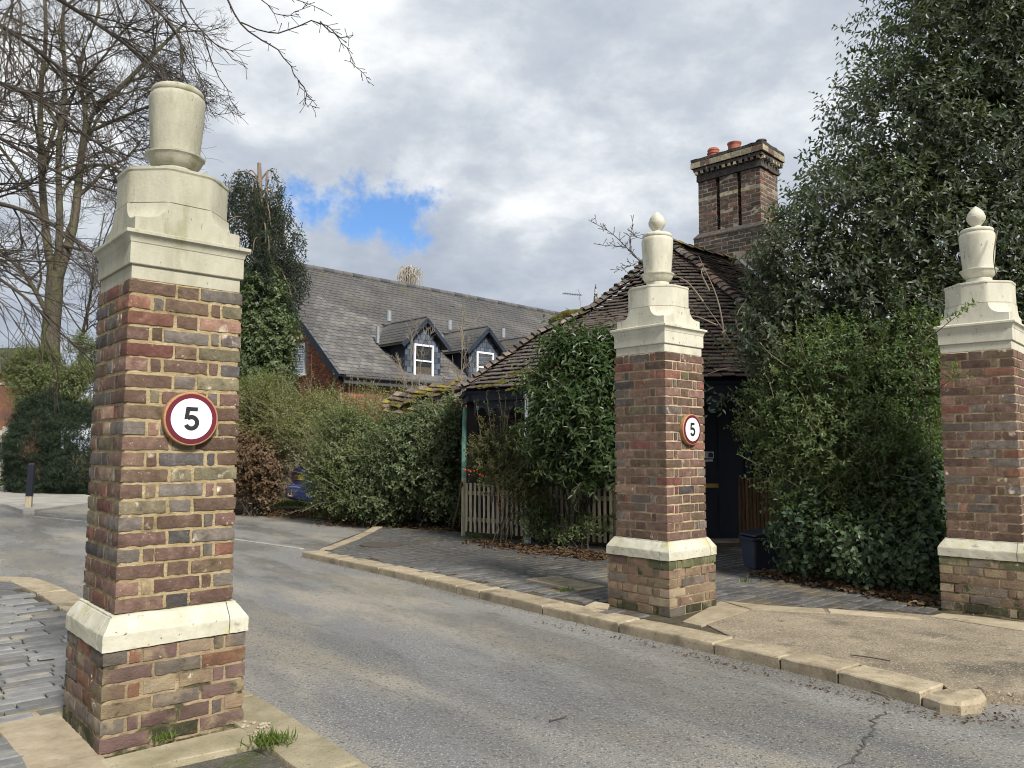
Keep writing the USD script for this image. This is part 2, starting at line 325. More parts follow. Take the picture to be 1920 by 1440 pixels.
# ------------------------------------------------------------------ gate pillars
GA = 0.010
def courses(S, kind):
    """Bricks of one course as (x0, x1, y0, y1): rings of bricks round a square of side S centred on 0."""
    D = 0.103; a = S / 2; out = []
    if S < 0.6:
        n = (S - 0.103 - 2 * GA) / 2; full = [n, 0.103, n]; cl = (S - 2 * D - 0.215 - 4 * GA) / 2; mid = [cl, 0.215, cl]
    else:
        n = (S - 2 * GA) / 3; full = [n, n, n]; cl = 0.05; tq = (S - 2 * D - 2 * cl - 5 * GA) / 2; mid = [cl, tq, tq, cl]
    def rows(ls, start):
        p = start
        for q in ls:
            yield p, p + q
            p += q + GA
    for sgn in (-1, 1):
        for p, q in rows(full, -a): out.append((p, q, *sorted((sgn * a, sgn * (a - D)))))
        for p, q in rows(mid, -a + D + GA): out.append((*sorted((sgn * a, sgn * (a - D))), p, q))
    return [(c[2], c[3], c[0], c[1]) for c in out] if kind else out

def pillar(label, loc, rz, seed, first, palette, low, mortar, capstone, basestone, fine, acorn, zg):
    rng = np.random.default_rng(seed)
    t = T('gatepost', label, 'gate pillar', loc, rz, group='gate pillars of the lodge entrance')
    CH = 1.578 / 21
    names, w = zip(*palette); w = np.array(w) / sum(w)
    lnames, lw = zip(*low); lw = np.array(lw) / sum(lw)
    hidden = []
    def course(S, z, h, kind, nm, wt, looks):
        for x0, x1, y0, y1 in courses(S, kind):
            vis = x0 < -S / 2 + 0.01 or y0 < -S / 2 + 0.01
            jl = rng.normal(0, 0.0018 if fine else 0.0010, 4)
            x0_, x1_, y0_, y1_ = x0 + jl[0] * (x0 > -S / 2 + 0.01), x1 + jl[1] * (x1 < S / 2 - 0.01), y0 + jl[2] * (y0 > -S / 2 + 0.01), y1 + jl[3] * (y1 < S / 2 - 0.01)
            dx, dy = x1_ - x0_, y1_ - y0_
            hh = h - 0.0105 - (abs(rng.normal(0, 0.0012)) if fine else 0.0)
            out = -abs(rng.normal(0, 0.0012))
            n = 9 if fine else 5
            m = block(dx, dy, hh, max(2, int(round(dx / 0.215 * n))), max(2, int(round(dy / 0.215 * n))), 3 if fine else 2, r=0.0028 if fine else 0.002, rough=0.0006 if fine else 0.0004, rng=rng)
            c = np.array([(x0_ + x1_) / 2, (y0_ + y1_) / 2, z + h / 2 + rng.normal(0, 0.0016)])
            if x0 < -S / 2 + 0.01: c[0] += out
            if y0 < -S / 2 + 0.01: c[1] += out
            m = move(m, c)
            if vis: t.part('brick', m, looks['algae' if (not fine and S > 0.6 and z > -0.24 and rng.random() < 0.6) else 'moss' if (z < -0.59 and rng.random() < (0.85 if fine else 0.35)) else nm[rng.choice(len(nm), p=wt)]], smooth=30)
            else: hidden.append(m)
    for i in range(21): course(0.555, i * CH, CH, (i + first) % 2 == 1, names, w, BR)
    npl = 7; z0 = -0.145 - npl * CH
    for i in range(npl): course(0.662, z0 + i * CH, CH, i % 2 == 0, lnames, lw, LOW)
    t.part('brickwork', merge(hidden), BR['plum'], kind='stuff', label='bricks on the far sides of the pillar')
    rec = 0.0062
    core = warp(move(block(0.555 - 2 * rec, 0.555 - 2 * rec, 1.578, 40, 40, 110, r=0.004, rng=rng), (0, 0, 0.789)), 0.0007 if fine else 0.0005, 14, seed)
    t.part('mortar', core, mortar, smooth=60)
    core = warp(move(block(0.662 - 2 * rec, 0.662 - 2 * rec, npl * CH, 40, 40, 40, r=0.004, rng=rng), (0, 0, z0 + npl * CH / 2)), 0.0007 if fine else 0.0005, 14, seed + 3)
    t.part('plinth_mortar', core, MORTAR_DIRT, smooth=60)
    # splayed base course of four stones laid pinwheel fashion
    prof = [(0.674, -0.147), (0.674, -0.078), (0.668, -0.072), (0.598, -0.016), (0.590, -0.010), (0.582, -0.009), (0.580, 0.0)]
    ring = mani(loft([sq(s, z) for s, z in prof])) - mbox(-0.2, 0.2, -0.2, 0.2, -0.3, 0.2)
    sl = 0.0022
    for k in range(4):
        cut = mbox(0.24 - sl, 0.24 + sl, -0.4, -0.15, -0.3, 0.2).rotate((0, 0, 90 * k)); ring = ring - cut
    for st in ring.decompose():
        if st.volume() > 1e-5: t.part('base_stone', warp(warp(refine(st, 0.018), 0.004, 11, seed + 5), 0.0022, 45, seed + 8), basestone, smooth=25)
    # cap: fascia, cornice, broached block, octagon, vase, acorn
    t.part('lower_fascia', loft([sq(0.527, 1.579), sq(0.530, 1.582), sq(0.530, 1.648)]), capstone, smooth=30)
    t.part('upper_fascia', loft([sq(0.550, 1.648), sq(0.556, 1.652), sq(0.556, 1.752)]), capstone, smooth=30)
    co = [(0.556, 1.752), (0.562, 1.756), (0.564, 1.765), (0.572, 1.776), (0.588, 1.786), (0.602, 1.791), (0.604, 1.793), (0.609, 1.794), (0.609, 1.808), (0.605, 1.811), (0.53, 1.821)]
    t.part('cornice', loft([sq(s, z) for s, z in co]), capstone, smooth=25)
    a = 0.515; cf = a * 0.2929
    bl = [(a + .004, 1.812, 0), (a, 1.816, 0), (a, 1.882, 0.0), (a, 1.886, 0.004), (a, 1.888, 0.055)]
    for q in np.linspace(0, 1, 7): bl.append((a, 1.890 + 0.085 * (1 - math.cos(q * math.pi / 2)) * 1.0 + 0.004 * q, 0.055 + (cf - 0.055 - 0.002) * math.sin(q * math.pi / 2)))
    bl.append((a, 1.984, cf - 0.001))
    t.part('broach_block', loft([sq(s, z, c) for s, z, c in bl]), capstone, smooth=30)
    oc = [(a - 0.012, 1.984), (a - 0.012, 1.988), (a - 0.004, 1.989), (a - 0.004, 2.150), (a + 0.006, 2.159), (a + 0.006, 2.171), (a - 0.02, 2.176), (0.22, 2.184)]
    t.part('octagon_drum', loft([octa(s, z) for s, z in oc]), capstone, smooth=25)
    v = [(0.190, 2.160), (0.197, 2.180), (0.197, 2.234), (0.186, 2.240), (0.204, 2.245), (0.234, 2.260), (0.258, 2.281), (0.272, 2.299), (0.288, 2.305), (0.291, 2.314), (0.238, 2.322)]
    t.part('vase_foot', loft([octa(s, z, 0.2) for s, z in v]), capstone, smooth=40)
    v = [(0.234, 2.317)] + [(0.232 + 0.042 * (0.55 * q + 0.45 * math.sin(q * math.pi / 2)), 2.319 + 0.290 * q) for q in np.linspace(0, 1, 8)] + [(0.272, 2.628), (0.258, 2.641), (0.20, 2.643)]
    t.part('vase', loft([octa(s, z, 0.2) for s, z in v]), capstone, smooth=40)
    rm = [(0.10, 2.639)] + [(0.112 + 0.020 * math.cos(q), 2.661 + 0.022 * math.sin(q)) for q in np.linspace(-1.3, 1.5, 9)] + [(0.06, 2.681)]
    t.part('vase_rim', loft([circ(r, z, 36) for r, z in rm]), capstone, smooth=40)
    if acorn:
        cup = [(0.060, 2.672), (0.044, 2.690), (0.036, 2.712), (0.046, 2.726), (0.062, 2.746), (0.074, 2.768), (0.0765, 2.786), (0.0755, 2.795), (0.071, 2.798)]
        t.part('acorn_cup', loft([circ(r, z, 24) for r, z in cup]), capstone, smooth=40)
        nut = [(0.067, 2.790)] + [(0.0705 * math.cos(q * math.pi / 2) ** 0.85, 2.796 + 0.097 * q) for q in np.linspace(0, 0.985, 9)]
        t.part('acorn', loft([circ(max(r, 0.004), z, 24) for r, z in nut]), capstone, smooth=50)
    return t

PIL = {'L': ((-1.80104, 4.05663), 0.7317, 0.6365), 'M': ((1.30080, 6.88979), 0.7295, 0.65566), 'R': ((4.09508, 6.75700), 0.8252, 0.6703)}
def road_sign(label, P, frac, z):
    (cx, cy), th, _ = PIL[P]
    n = np.array([math.sin(th), -math.cos(th)]); d = np.array([math.cos(th), math.sin(th)])
    o = np.array([cx, cy]) + n * (0.555 / 2 + 0.002) + d * (frac - 0.5) * 0.555
    t = T('speed_sign', label, 'road sign', (*o, z), th, group='speed signs on the gate pillars')
    def disc(r, y0, y1, n=48, bev=0.002):
        L = [[(x, -y, zz) for x, zz, y in [(q[0], q[1], yy)]] for yy, q in []]
        rings = [[(rr * math.cos(2 * math.pi * i / n), -yy, rr * math.sin(2 * math.pi * i / n)) for i in range(n)] for rr, yy in ((r, y0), (r, y1 - bev), (r - bev, y1))]
        return loft(rings)
    t.part('backing_board', disc(0.1315, 0.0, 0.034, bev=0.004), WOOD_SIGN, smooth=40)
    t.part('border', disc(0.1225, 0.034, 0.0362, bev=0.0006), SIGN_RED, smooth=40)
    t.part('face', disc(0.1000, 0.0362, 0.0376, bev=0.0004), SIGN_WHITE, smooth=40)
    five = unary_union([LineString([(0.19, 0.925), (0.66, 0.925)]).buffer(0.088, cap_style='flat'), Polygon([(0.16, 1.01), (0.345, 1.01), (0.275, 0.50), (0.09, 0.465)]),
                        LineString([(0.40 + 0.245 * math.cos(q), 0.325 + 0.25 * math.sin(q)) for q in np.radians(np.linspace(135, -158, 30))]).buffer(0.094, cap_style='flat')])
    tm = trimesh.creation.extrude_polygon(five, 0.0012, engine='earcut'); v = np.array(tm.vertices)
    c = (v.min(0) + v.max(0)) / 2; v = v - [c[0], c[1], 0]; s = 0.115 / (v[:, 1].max() - v[:, 1].min())
    m = (np.stack([v[:, 0] * s, -(0.0376 + v[:, 2]), v[:, 1] * s], 1), tm.faces)
    t.part('numeral', m, SIGN_BLACK)
    return t

OLD = [('plum', 26), ('brown', 22), ('grey', 22), ('red', 9), ('buff', 4), ('blue', 6), ('olive', 13), ('pink', 3), ('rose', 8)]
NEW = [('plum', 34), ('brown', 22), ('grey', 15), ('red', 9), ('blue', 3), ('olive', 3), ('rose', 18)]
LOWL = [('brown', 26), ('grey', 24), ('plum', 30), ('red', 10), ('buff', 7)]
LOWM = [('brown', 60), ('grey', 18), ('plum', 8), ('buff', 12)]
pillar('brick gate pillar with an empty stone vase and no acorn, yellow mortar, nearest the camera', (*PIL['L'][0], PIL['L'][2]), PIL['L'][1], 11, 0, OLD, LOWL, MORTAR_YELLOW, STONE_AGED, STONE_PALE, True, False, 0.05)
pillar('brick gate pillar at the kerb with cream vase, spotted acorn finial and a speed sign', (*PIL['M'][0], PIL['M'][2]), PIL['M'][1], 12, 0, NEW, LOWM, MORTAR_BUFF, STONE_PAINT, STONE_PALE, False, True, 0.07)
pillar('brick gate pillar without a sign, half overgrown, at the right edge of the view', (*PIL['R'][0], PIL['R'][2]), PIL['R'][1], 13, 1, NEW, LOWM, MORTAR_BUFF, STONE_PAINT, STONE_PALE, False, True, 0.08)
road_sign('round speed sign with a black 5 on the yellow-mortared pillar with the empty vase', 'L', 0.545, 1.548)
road_sign('round speed sign with a black 5 on the kerbside pillar with the acorn finial', 'M', 0.575, 1.582)
# ------------------------------------------------------------------ ground, road, pavements
ASPHALT = surf('wet_asphalt', [(0.25, (0.100, 0.099, 0.096)), (0.42, (0.128, 0.125, 0.119)), (0.56, (0.155, 0.149, 0.138)), (0.75, (0.195, 0.184, 0.165))], scale=1.3, nrough=0.68, rough=0.80, spec=0.6, stretch=(1.0, 0.30, 1.0), rot=-0.67,
               spots=((0.8, 0.48, 0.62, (0.215, 0.192, 0.155), 9.0), (0.6, 0.52, 0.64, (0.115, 0.116, 0.120), 9.0), (75, 0.56, 0.66, (0.30, 0.29, 0.275), 2.0, True), (62, 0.56, 0.66, (0.062, 0.062, 0.062), 2.0, True), (7, 0.66, 0.74, (0.10, 0.095, 0.088), 6.0)), bump=((110, 0.006), (40, 0.004)), wet=(0.9, 0.42, 0.56, 0.20))
ASPHALT_DRY = surf('worn_asphalt', [(0.25, (0.115, 0.095, 0.068)), (0.45, (0.185, 0.152, 0.108)), (0.6, (0.25, 0.208, 0.152)), (0.8, (0.34, 0.29, 0.22))], scale=1.7, nrough=0.7, rough=0.9, spec=0.25,
                   spots=((1.2, 0.55, 0.68, (0.085, 0.075, 0.058)), (4, 0.58, 0.68, (0.13, 0.11, 0.08), 8.0), (75, 0.57, 0.67, (0.36, 0.32, 0.255), 2.0), (62, 0.57, 0.67, (0.085, 0.073, 0.056), 2.0)), bump=((150, 0.006), (60, 0.004)))
SOIL = surf('soil', [(0.3, (0.035, 0.026, 0.016)), (0.5, (0.065, 0.047, 0.028)), (0.7, (0.10, 0.075, 0.045))], scale=6, rough=0.95, spec=0.1, spots=((1.5, 0.5, 0.64, (0.05, 0.065, 0.02)),), bump=((30, 0.03), (90, 0.02)))
GRASSY = surf('lawn', [(0.3, (0.045, 0.075, 0.015)), (0.6, (0.10, 0.15, 0.035))], scale=5, rough=0.9, bump=((60, 0.03),))
KERB = surf('kerb_stone', [(0.25, (0.15, 0.12, 0.08)), (0.45, (0.235, 0.195, 0.135)), (0.6, (0.29, 0.245, 0.175)), (0.8, (0.37, 0.315, 0.23))], scale=8, nrough=0.72, rough=0.9, spec=0.2, spots=((3, 0.54, 0.68, (0.145, 0.122, 0.085), 8.0), (34, 0.62, 0.70, (0.13, 0.11, 0.08), 3.0), (90, 0.64, 0.7, (0.12, 0.10, 0.07), 2.0)), bump=((60, 0.004), (200, 0.002)), obj=(0.85, 1.15))
KERB_GREEN = surf('mossy_kerb_stone', [(0.25, (0.155, 0.138, 0.085)), (0.5, (0.245, 0.215, 0.145)), (0.75, (0.335, 0.292, 0.215))], scale=5, rough=0.9, spec=0.2, spots=((90, 0.64, 0.7, (0.12, 0.10, 0.07), 2.0),), bump=((60, 0.004), (200, 0.002)), obj=(0.9, 1.12))
SLAB = surf('paving_stone', [(0.25, (0.17, 0.14, 0.095)), (0.45, (0.265, 0.22, 0.152)), (0.6, (0.32, 0.27, 0.195)), (0.8, (0.39, 0.335, 0.25))], scale=6, nrough=0.72, rough=0.88, spec=0.25, spots=((3, 0.58, 0.7, (0.17, 0.15, 0.09)), (60, 0.66, 0.72, (0.13, 0.11, 0.08))), bump=((50, 0.004), (180, 0.002)), obj=(0.88, 1.14))
SETT_DARK = surf('dark_sett', [(0.25, (0.045, 0.044, 0.044)), (0.5, (0.085, 0.082, 0.080)), (0.75, (0.14, 0.133, 0.125))], scale=11, rough=0.55, spec=0.5, spots=((2.2, 0.52, 0.66, (0.11, 0.092, 0.065)),), bump=((60, 0.004), (190, 0.002)), obj=(0.7, 1.4), wet=(0.9, 0.40, 0.6, 0.32))
SETT_DARK_FAR = surf('dark_sett_mass', [(0.25, (0.045, 0.044, 0.044)), (0.5, (0.085, 0.082, 0.080)), (0.75, (0.14, 0.133, 0.125))], scale=11, rough=0.55, spec=0.5, spots=((2.2, 0.52, 0.66, (0.11, 0.092, 0.065)),), bump=((60, 0.004), (190, 0.002)), isl=(0.7, 1.4), wet=(0.9, 0.40, 0.6, 0.32))
SETT_GREY = surf('grey_sett', [(0.25, (0.078, 0.079, 0.080)), (0.5, (0.122, 0.123, 0.123)), (0.75, (0.175, 0.173, 0.167))], scale=12, nrough=0.7, rough=0.78, spec=0.45, spots=((3, 0.56, 0.7, (0.19, 0.17, 0.13)),), bump=((60, 0.004), (190, 0.002)), obj=(0.62, 1.4), wet=(1.2, 0.45, 0.65, 0.55))
SETT_GREY_FAR = surf('grey_sett_mass', [(0.25, (0.078, 0.079, 0.080)), (0.5, (0.122, 0.123, 0.123)), (0.75, (0.175, 0.173, 0.167))], scale=12, nrough=0.7, rough=0.78, spec=0.45, spots=((3, 0.56, 0.7, (0.19, 0.17, 0.13)),), bump=((60, 0.004), (190, 0.002)), isl=(0.62, 1.4), wet=(1.2, 0.45, 0.65, 0.55))
JOINT = surf('joint_sand', [(0.3, (0.035, 0.030, 0.022)), (0.7, (0.085, 0.072, 0.05))], scale=8, rough=0.95, spec=0.1, spots=((3, 0.55, 0.66, (0.04, 0.055, 0.015)),), bump=((120, 0.004),))
CONCRETE = surf('pale_concrete', [(0.25, (0.17, 0.165, 0.15)), (0.5, (0.25, 0.24, 0.22)), (0.75, (0.32, 0.31, 0.28))], scale=2.0, rough=0.85, spec=0.3, bump=((120, 0.003),))
def poly_sheet(pts, z, step=None):
    from shapely.geometry import Polygon as P_
    v, f = trimesh.creation.triangulate_polygon(P_(pts), engine='earcut')
    v = np.column_stack([v, np.full(len(v), z)])
    n = np.cross(v[f[0][1]] - v[f[0][0]], v[f[0][2]] - v[f[0][0]])
    return v, (f if n[2] > 0 else f[:, ::-1])
def sheet(x0, x1, y0, y1, z, nx, ny, amp=0.0, freq=1.0, seed=0):
    X, Y = np.meshgrid(np.linspace(x0, x1, nx + 1), np.linspace(y0, y1, ny + 1), indexing='ij')
    P = np.stack([X, Y, np.full_like(X, z)], -1).reshape(-1, 3)
    if amp: P[:, 2] += (meshkit.fbm(P * [freq, freq, 0], 3, seed) - 0.5) * 2 * amp
    i, j = np.meshgrid(np.arange(nx), np.arange(ny), indexing='ij')
    q = np.stack([i * (ny + 1) + j, (i + 1) * (ny + 1) + j, (i + 1) * (ny + 1) + j + 1, i * (ny + 1) + j + 1], -1).reshape(-1, 4)
    return P, np.vstack([q[:, [0, 1, 2]], q[:, [0, 2, 3]]])
solid('ground', sheet(-400, 400, -60, 700, -0.03, 8, 8), SOIL, 'bare earth and leaf mould beneath the hedges', 'ground', kind='structure')
road_poly = [(-70, -8), (60, -8), (60, 3.2), (9, 3.6), (3.2, 4.6), (2.6, 5.0), (0.9, 7.0), (-2.4, 11.2), (-2.2, 14.2), (-1.6, 15.2), (-4.2, 16.6), (-8.5, 17.6), (-10.0, 21.0), (-14, 27), (-30, 30), (-70, 34)]
solid('road', poly_sheet(road_poly, 0.0), ASPHALT, 'grey patchy asphalt road with damp bluish streaks', 'road', kind='structure')
d1 = np.array([math.cos(0.7295), math.sin(0.7295)]); d2 = np.array([-d1[1], d1[0]])
rg = np.random.default_rng(5)

# kerb on the far side of the road, one stone at a time
kerb = T('kerb', 'sandstone kerb curving past the kerbside pillar', 'kerb', (0, 0, 0), kind='structure')
kj = np.array([gnd(*p) for p in ((566, 1034), (635, 1048.5), (710, 1064), (798, 1084), (855, 1098), (898, 1107.5), (1017, 1135.5), (1160, 1168), (1338, 1205.5), (1462, 1233), (1571, 1258), (1727, 1298))])
W = 0.27
kn = []
for i in range(len(kj)):
    tdir = kj[min(i + 1, len(kj) - 1)] - kj[max(i - 1, 0)]; tdir /= np.linalg.norm(tdir); kn.append(np.array([-tdir[1], tdir[0]]))
for i in range(len(kj) - 1):
    a, b = kj[i], kj[i + 1]; u = (b - a) / np.linalg.norm(b - a); g = 0.007
    p = [a + u * g, b - u * g, b - u * g + kn[i + 1] * W, a + u * g + kn[i] * W]
    zt = 0.075 + rg.normal(0, 0.002)
    m = trimesh.Trimesh(*prism(p, -0.1, zt, bev=0.012 if i < 8 else 0.008), process=False)
    kerb.part('kerb_stone', warp(refine(mani((m.vertices, m.faces)), 0.04), 0.004 if i < 8 else 0.006, 9, i), KERB, smooth=28)
e = kj[-1]
end = [e + (0.01, -0.004), e + (0.05, -0.10), e + (0.13, -0.155), e + (0.26, -0.11), e + (0.36, 0.0), e + (0.40, 0.10), e + kn[-1] * W + (0.03, 0.0)]
kerb.part('kerb_stone', warp(refine(mani(prism(end, -0.1, 0.066, bev=0.02)), 0.035), 0.008, 9, 40), KERB, smooth=30, label='cracked rounded kerb stone at the corner')
rk = [np.array(q) for q in ((2.63, 4.50), (3.6, 4.28), (4.6, 4.1), (5.6, 3.95), (7.5, 3.75))]
for a, b in zip(rk[:-1], rk[1:]):
    u = (b - a) / np.linalg.norm(b - a); n = np.array([-u[1], u[0]])
    kerb.part('kerb_stone', warp(refine(mani(prism([a + u * .004, b - u * .004, b - u * .004 + n * .2, a + u * .004 + n * .2], -0.1, 0.068, bev=0.010)), 0.06), 0.004, 9, 41), ASPHALT_DRY, smooth=30)

# pavement: asphalt, slabs, setts
pave = T('pavement', 'raised pavement of dark setts, pale slabs and worn asphalt around the lodge gate', 'pavement', (0, 0, 0), kind='structure')
kb = [kj[i] + kn[i] * (W - 0.02) for i in range(len(kj))]
body = [tuple(q) for q in kb] + [(2.46, 4.46), (2.70, 4.58), (3.6, 4.40), (4.6, 4.27), (5.6, 4.12), (7.5, 3.92), (9, 9), (6, 13), (2.5, 13), (-0.6, 13.0), (-2.35, 13.9), (-2.52, 12.4), (-2.60, 11.2)]
pave.part('bedding', trimesh.creation.extrude_polygon(Polygon(body).buffer(0), 0.16).apply_translation((0, 0, -0.1)), JOINT)
front = LineString([kb[7], kb[8], kb[9], kb[10], kb[11]])
asph = [tuple(kb[7] + d1 * 0.52)] + [tuple(q) for q in kb[8:]] + [(2.45, 4.47), (2.70, 4.60), (3.6, 4.42), (4.6, 4.28), (5.6, 4.13), (7.4, 3.94), (8.0, 6.0), (4.6, 6.15), (3.75, 6.35), (3.2, 6.62), (2.6, 6.80), (2.05, 6.86), (1.75, 6.72), (1.45, 6.40)]
am = trimesh.creation.extrude_polygon(Polygon(asph).buffer(0), 0.012).apply_translation((0, 0, 0.058))
pave.part('asphalt_surface', am, ASPHALT_DRY)
def spix(*pp): return [gnd(x, y) for x, y in pp]
for q in (spix((1281, 1165), (1313, 1173), (1407, 1143), (1352, 1127)), spix((1354, 1126), (1409, 1142), (1470, 1146), (1548, 1149), (1543, 1141), (1440, 1135)), spix((1551, 1141), (1556, 1149), (1650, 1156), (1734, 1163), (1722, 1158), (1640, 1148)),
          spix((1742, 1155), (1920, 1183), (1925, 1168), (1850, 1158), (1768, 1150)), spix((1095, 1137), (1140, 1142), (1143, 1133), (1115, 1128))):
    pave.part('paving_slab', prism(q, 0.03, 0.077, bev=0.004, rng=rg, jit=0.004), SLAB, smooth=35)
rim = [gnd(x, y) for x, y in ((600, 1030), (625, 1021), (655, 1010), (682, 998), (700, 988))]
for a, b in zip(rim[:-1], rim[1:]):
    u = (b - a) / np.linalg.norm(b - a); n = np.array([u[1], -u[0]])
    pave.part('edging_stone', prism([a + u * .004, b - u * .004, b - u * .004 + n * .16, a + u * .004 + n * .16], -0.02, 0.082, bev=0.008), KERB, smooth=40)
cover = spix((985, 1087), (1085, 1108), (1136, 1101), (1041, 1081))
pave.part('stone_cover', prism(cover, 0.03, 0.084, bev=0.006), SLAB, smooth=35, label='rectangular stone cover with a raised rim')
cc = np.mean(cover, axis=0); inner = [cc + (q - cc) * 0.82 for q in cover]
pave.part('cover_plate', prism(inner, 0.07, 0.088, bev=0.004), KERB, smooth=35)

hole_c = [np.array([1.30, 6.89]) + d1 * i * 0.34 + d2 * j * 0.34 for i, j in ((-1, -1), (1, -1), (1, 1), (-1, 1))]
reg = Polygon([tuple(q + n * 0.03) for q, n in zip(kb[:8], kn[:8])] + [tuple(hole_c[0] - d1 * .02), tuple(hole_c[1] + d1 * 0.1), (2.6, 6.80), (3.5, 6.65), (4.3, 7.2), (4.2, 9.0), (3.6, 11.5), (2.9, 11.7), (1.5, 10.9), (-0.7, 12.3), (-0.9, 13.0), (-2.2, 13.6), (-2.36, 12.6), (-2.45, 11.4)]).buffer(0)
reg = reg.difference(Polygon(cover).buffer(0.03)).difference(Polygon(hole_c).buffer(0.01))
if reg.geom_type != 'Polygon': reg = max(reg.geoms, key=lambda g: g.area)
def setts_reg(thing, reg, along, L, Wd, look, look_far, z, seed, limit):
    r = np.random.default_rng(seed); ac = np.array([-along[1], along[0]])
    pts = np.array(reg.exterior.coords); a = pts @ along; c = pts @ ac; made = []
    import shapely
    shapely.prepare(reg)
    for cc in np.arange(c.min(), c.max(), Wd + 0.006):
        x = a.min() - r.random() * L
        while x < a.max():
            l = L * r.uniform(0.85, 1.15)
            q = [along * (x + 0.004) + ac * (cc + 0.0065), along * (x + l - 0.004) + ac * (cc + 0.0065), along * (x + l - 0.004) + ac * (cc + Wd - 0.0065), along * (x + 0.004) + ac * (cc + Wd - 0.0065)]
            m = np.mean(q, axis=0)
            if reg.contains(Point(m)):
                made.append((np.hypot(*m), prism(q, z - 0.05, z + r.normal(0, 0.0014), bev=0.007, rng=r, jit=0.0012, dz=0.0005)))
            x += l + 0.004
    made.sort(key=lambda e: e[0])
    for _, m in made[:limit]: thing.part('sett', m, look)
    if made[limit:]: thing.part('sett_field', merge([m for _, m in made[limit:]]), look_far, kind='stuff')
setts_reg(pave, reg, d1, 0.235, 0.115, SETT_DARK, SETT_DARK_FAR, 0.074, 21, 290)

# near side: kerb, setts and slabs round the nearest pillar
kn2 = T('kerb', 'mossy sandstone kerb beside the nearest pillar', 'kerb', (0, 0, 0), kind='structure')
lk = [np.array(q) for q in ((-0.33, 3.16), (-0.645, 3.525), (-1.42, 4.455), (-2.0, 5.10), (-2.62, 5.80), (-3.28, 6.55), (-3.66, 6.99), (-4.28, 7.68), (-5.02, 8.40))]
WL = 0.255
for i, (a, b) in enumerate(zip(lk[:-1], lk[1:])):
    u = (b - a) / np.linalg.norm(b - a); n = np.array([u[1], -u[0]]); n = n if n[0] < 0 else -n
    m = warp(refine(mani(prism([a + u * .006, b - u * .006, b - u * .006 + n * WL, a + u * .006 + n * WL], -0.1, 0.05 + rg.normal(0, 0.002) + (0.004 if i == 1 else 0), bev=0.010)), 0.04), 0.005, 7, 60 + i)
    kn2.part('kerb_stone', m, KERB_GREEN if i < 3 else KERB, smooth=50)
a = lk[-1]
for q, w in (((-5.06, 8.42), (-6.3, 8.55)), ((-6.3, 8.55), (-7.8, 8.62))):
    q, w = np.array(q), np.array(w); u = (w - q) / np.linalg.norm(w - q); n = np.array([u[1], -u[0]]); n = n if n[1] < 0 else -n
    kn2.part('kerb_stone', warp(refine(mani(prism([q + u * .006, w - u * .006, w - u * .006 + n * WL, q + u * .006 + n * WL], -0.1, 0.05, bev=0.010)), 0.06), 0.004, 7, 80), KERB, smooth=50)
isl = T('pavement', 'pavement of blue grey setts and slabs behind and beneath the nearest pillar', 'pavement', (0, 0, 0), kind='structure')
kin = [q + np.array([-0.75, -0.66]) * 0.245 for q in lk]
bed = [tuple(q) for q in kin] + [(-5.1, 8.2), (-6.3, 8.32), (-7.8, 8.4), (-7.8, 2.0), (-0.55, 2.0), (-0.5, 2.9)]
isl.part('bedding', trimesh.creation.extrude_polygon(Polygon(bed).buffer(0), 0.12).apply_translation((0, 0, -0.1)), JOINT)
g1 = lambda x, y: gnd(x, y, 0.045)
sl1 = [g1(-30, 1350), g1(112, 1321), np.array([-2.13, 3.96]), np.array([-1.66, 3.42]), g1(55, 1452), g1(42, 1425), g1(0, 1374), g1(-30, 1362)]
isl.part('paving_slab', warp(refine(mani(prism([q for q in sl1], 0.0, 0.047, bev=0.005)), 0.08), 0.003, 5, 3), SLAB, smooth=40, label='large worn slab at the corner of the nearest pillar')
sl2 = [g1(188, 1428), g1(455, 1365), g1(488, 1372), g1(500, 1392), g1(330, 1428), g1(215, 1462)]
isl.part('paving_slab', warp(refine(mani(prism(sl2, 0.0, 0.052, bev=0.005)), 0.05), 0.004, 6, 4), KERB_GREEN, smooth=40, label='mossy narrow slab in front of the nearest pillar')
DIRT_ASPH = surf('mossy_asphalt', [(0.3, (0.045, 0.043, 0.036)), (0.6, (0.085, 0.08, 0.065))], scale=8, rough=0.9, spots=((5, 0.52, 0.64, (0.05, 0.06, 0.02)), (110, 0.64, 0.7, (0.25, 0.23, 0.2), 2.0)), bump=((90, 0.01), (30, 0.01)))
isl.part('asphalt_surface', trimesh.creation.extrude_polygon(Polygon([g1(230, 1470), g1(330, 1432), g1(505, 1392), tuple(kin[2] + (0.03, -0.02)), tuple(kin[1]), tuple(kin[0]), (-0.55, 2.2), (-1.6, 2.2)]).buffer(0), 0.012).apply_translation((0, 0, 0.016)), DIRT_ASPH)
regL = Polygon([tuple(q + np.array([-0.02, -0.02])) for q in kin[3:]] + [(-5.12, 8.15), (-6.3, 8.25), (-7.5, 8.3), (-6.5, 6.5), (-2.95, 3.62), (-2.36, 4.13), (-2.20, 4.27)]).buffer(0)
setts_reg(isl, regL, d1, 0.27, 0.105, SETT_GREY, SETT_GREY_FAR, 0.047, 22, 230)
regL2 = Polygon([g1(-40, 1364), g1(0, 1380), g1(38, 1432), g1(48, 1460), (-2.2, 3.0), (-2.6, 3.0)]).buffer(0)
setts_reg(isl, regL2, d1, 0.22, 0.10, SETT_GREY, SETT_GREY_FAR, 0.046, 23, 60)

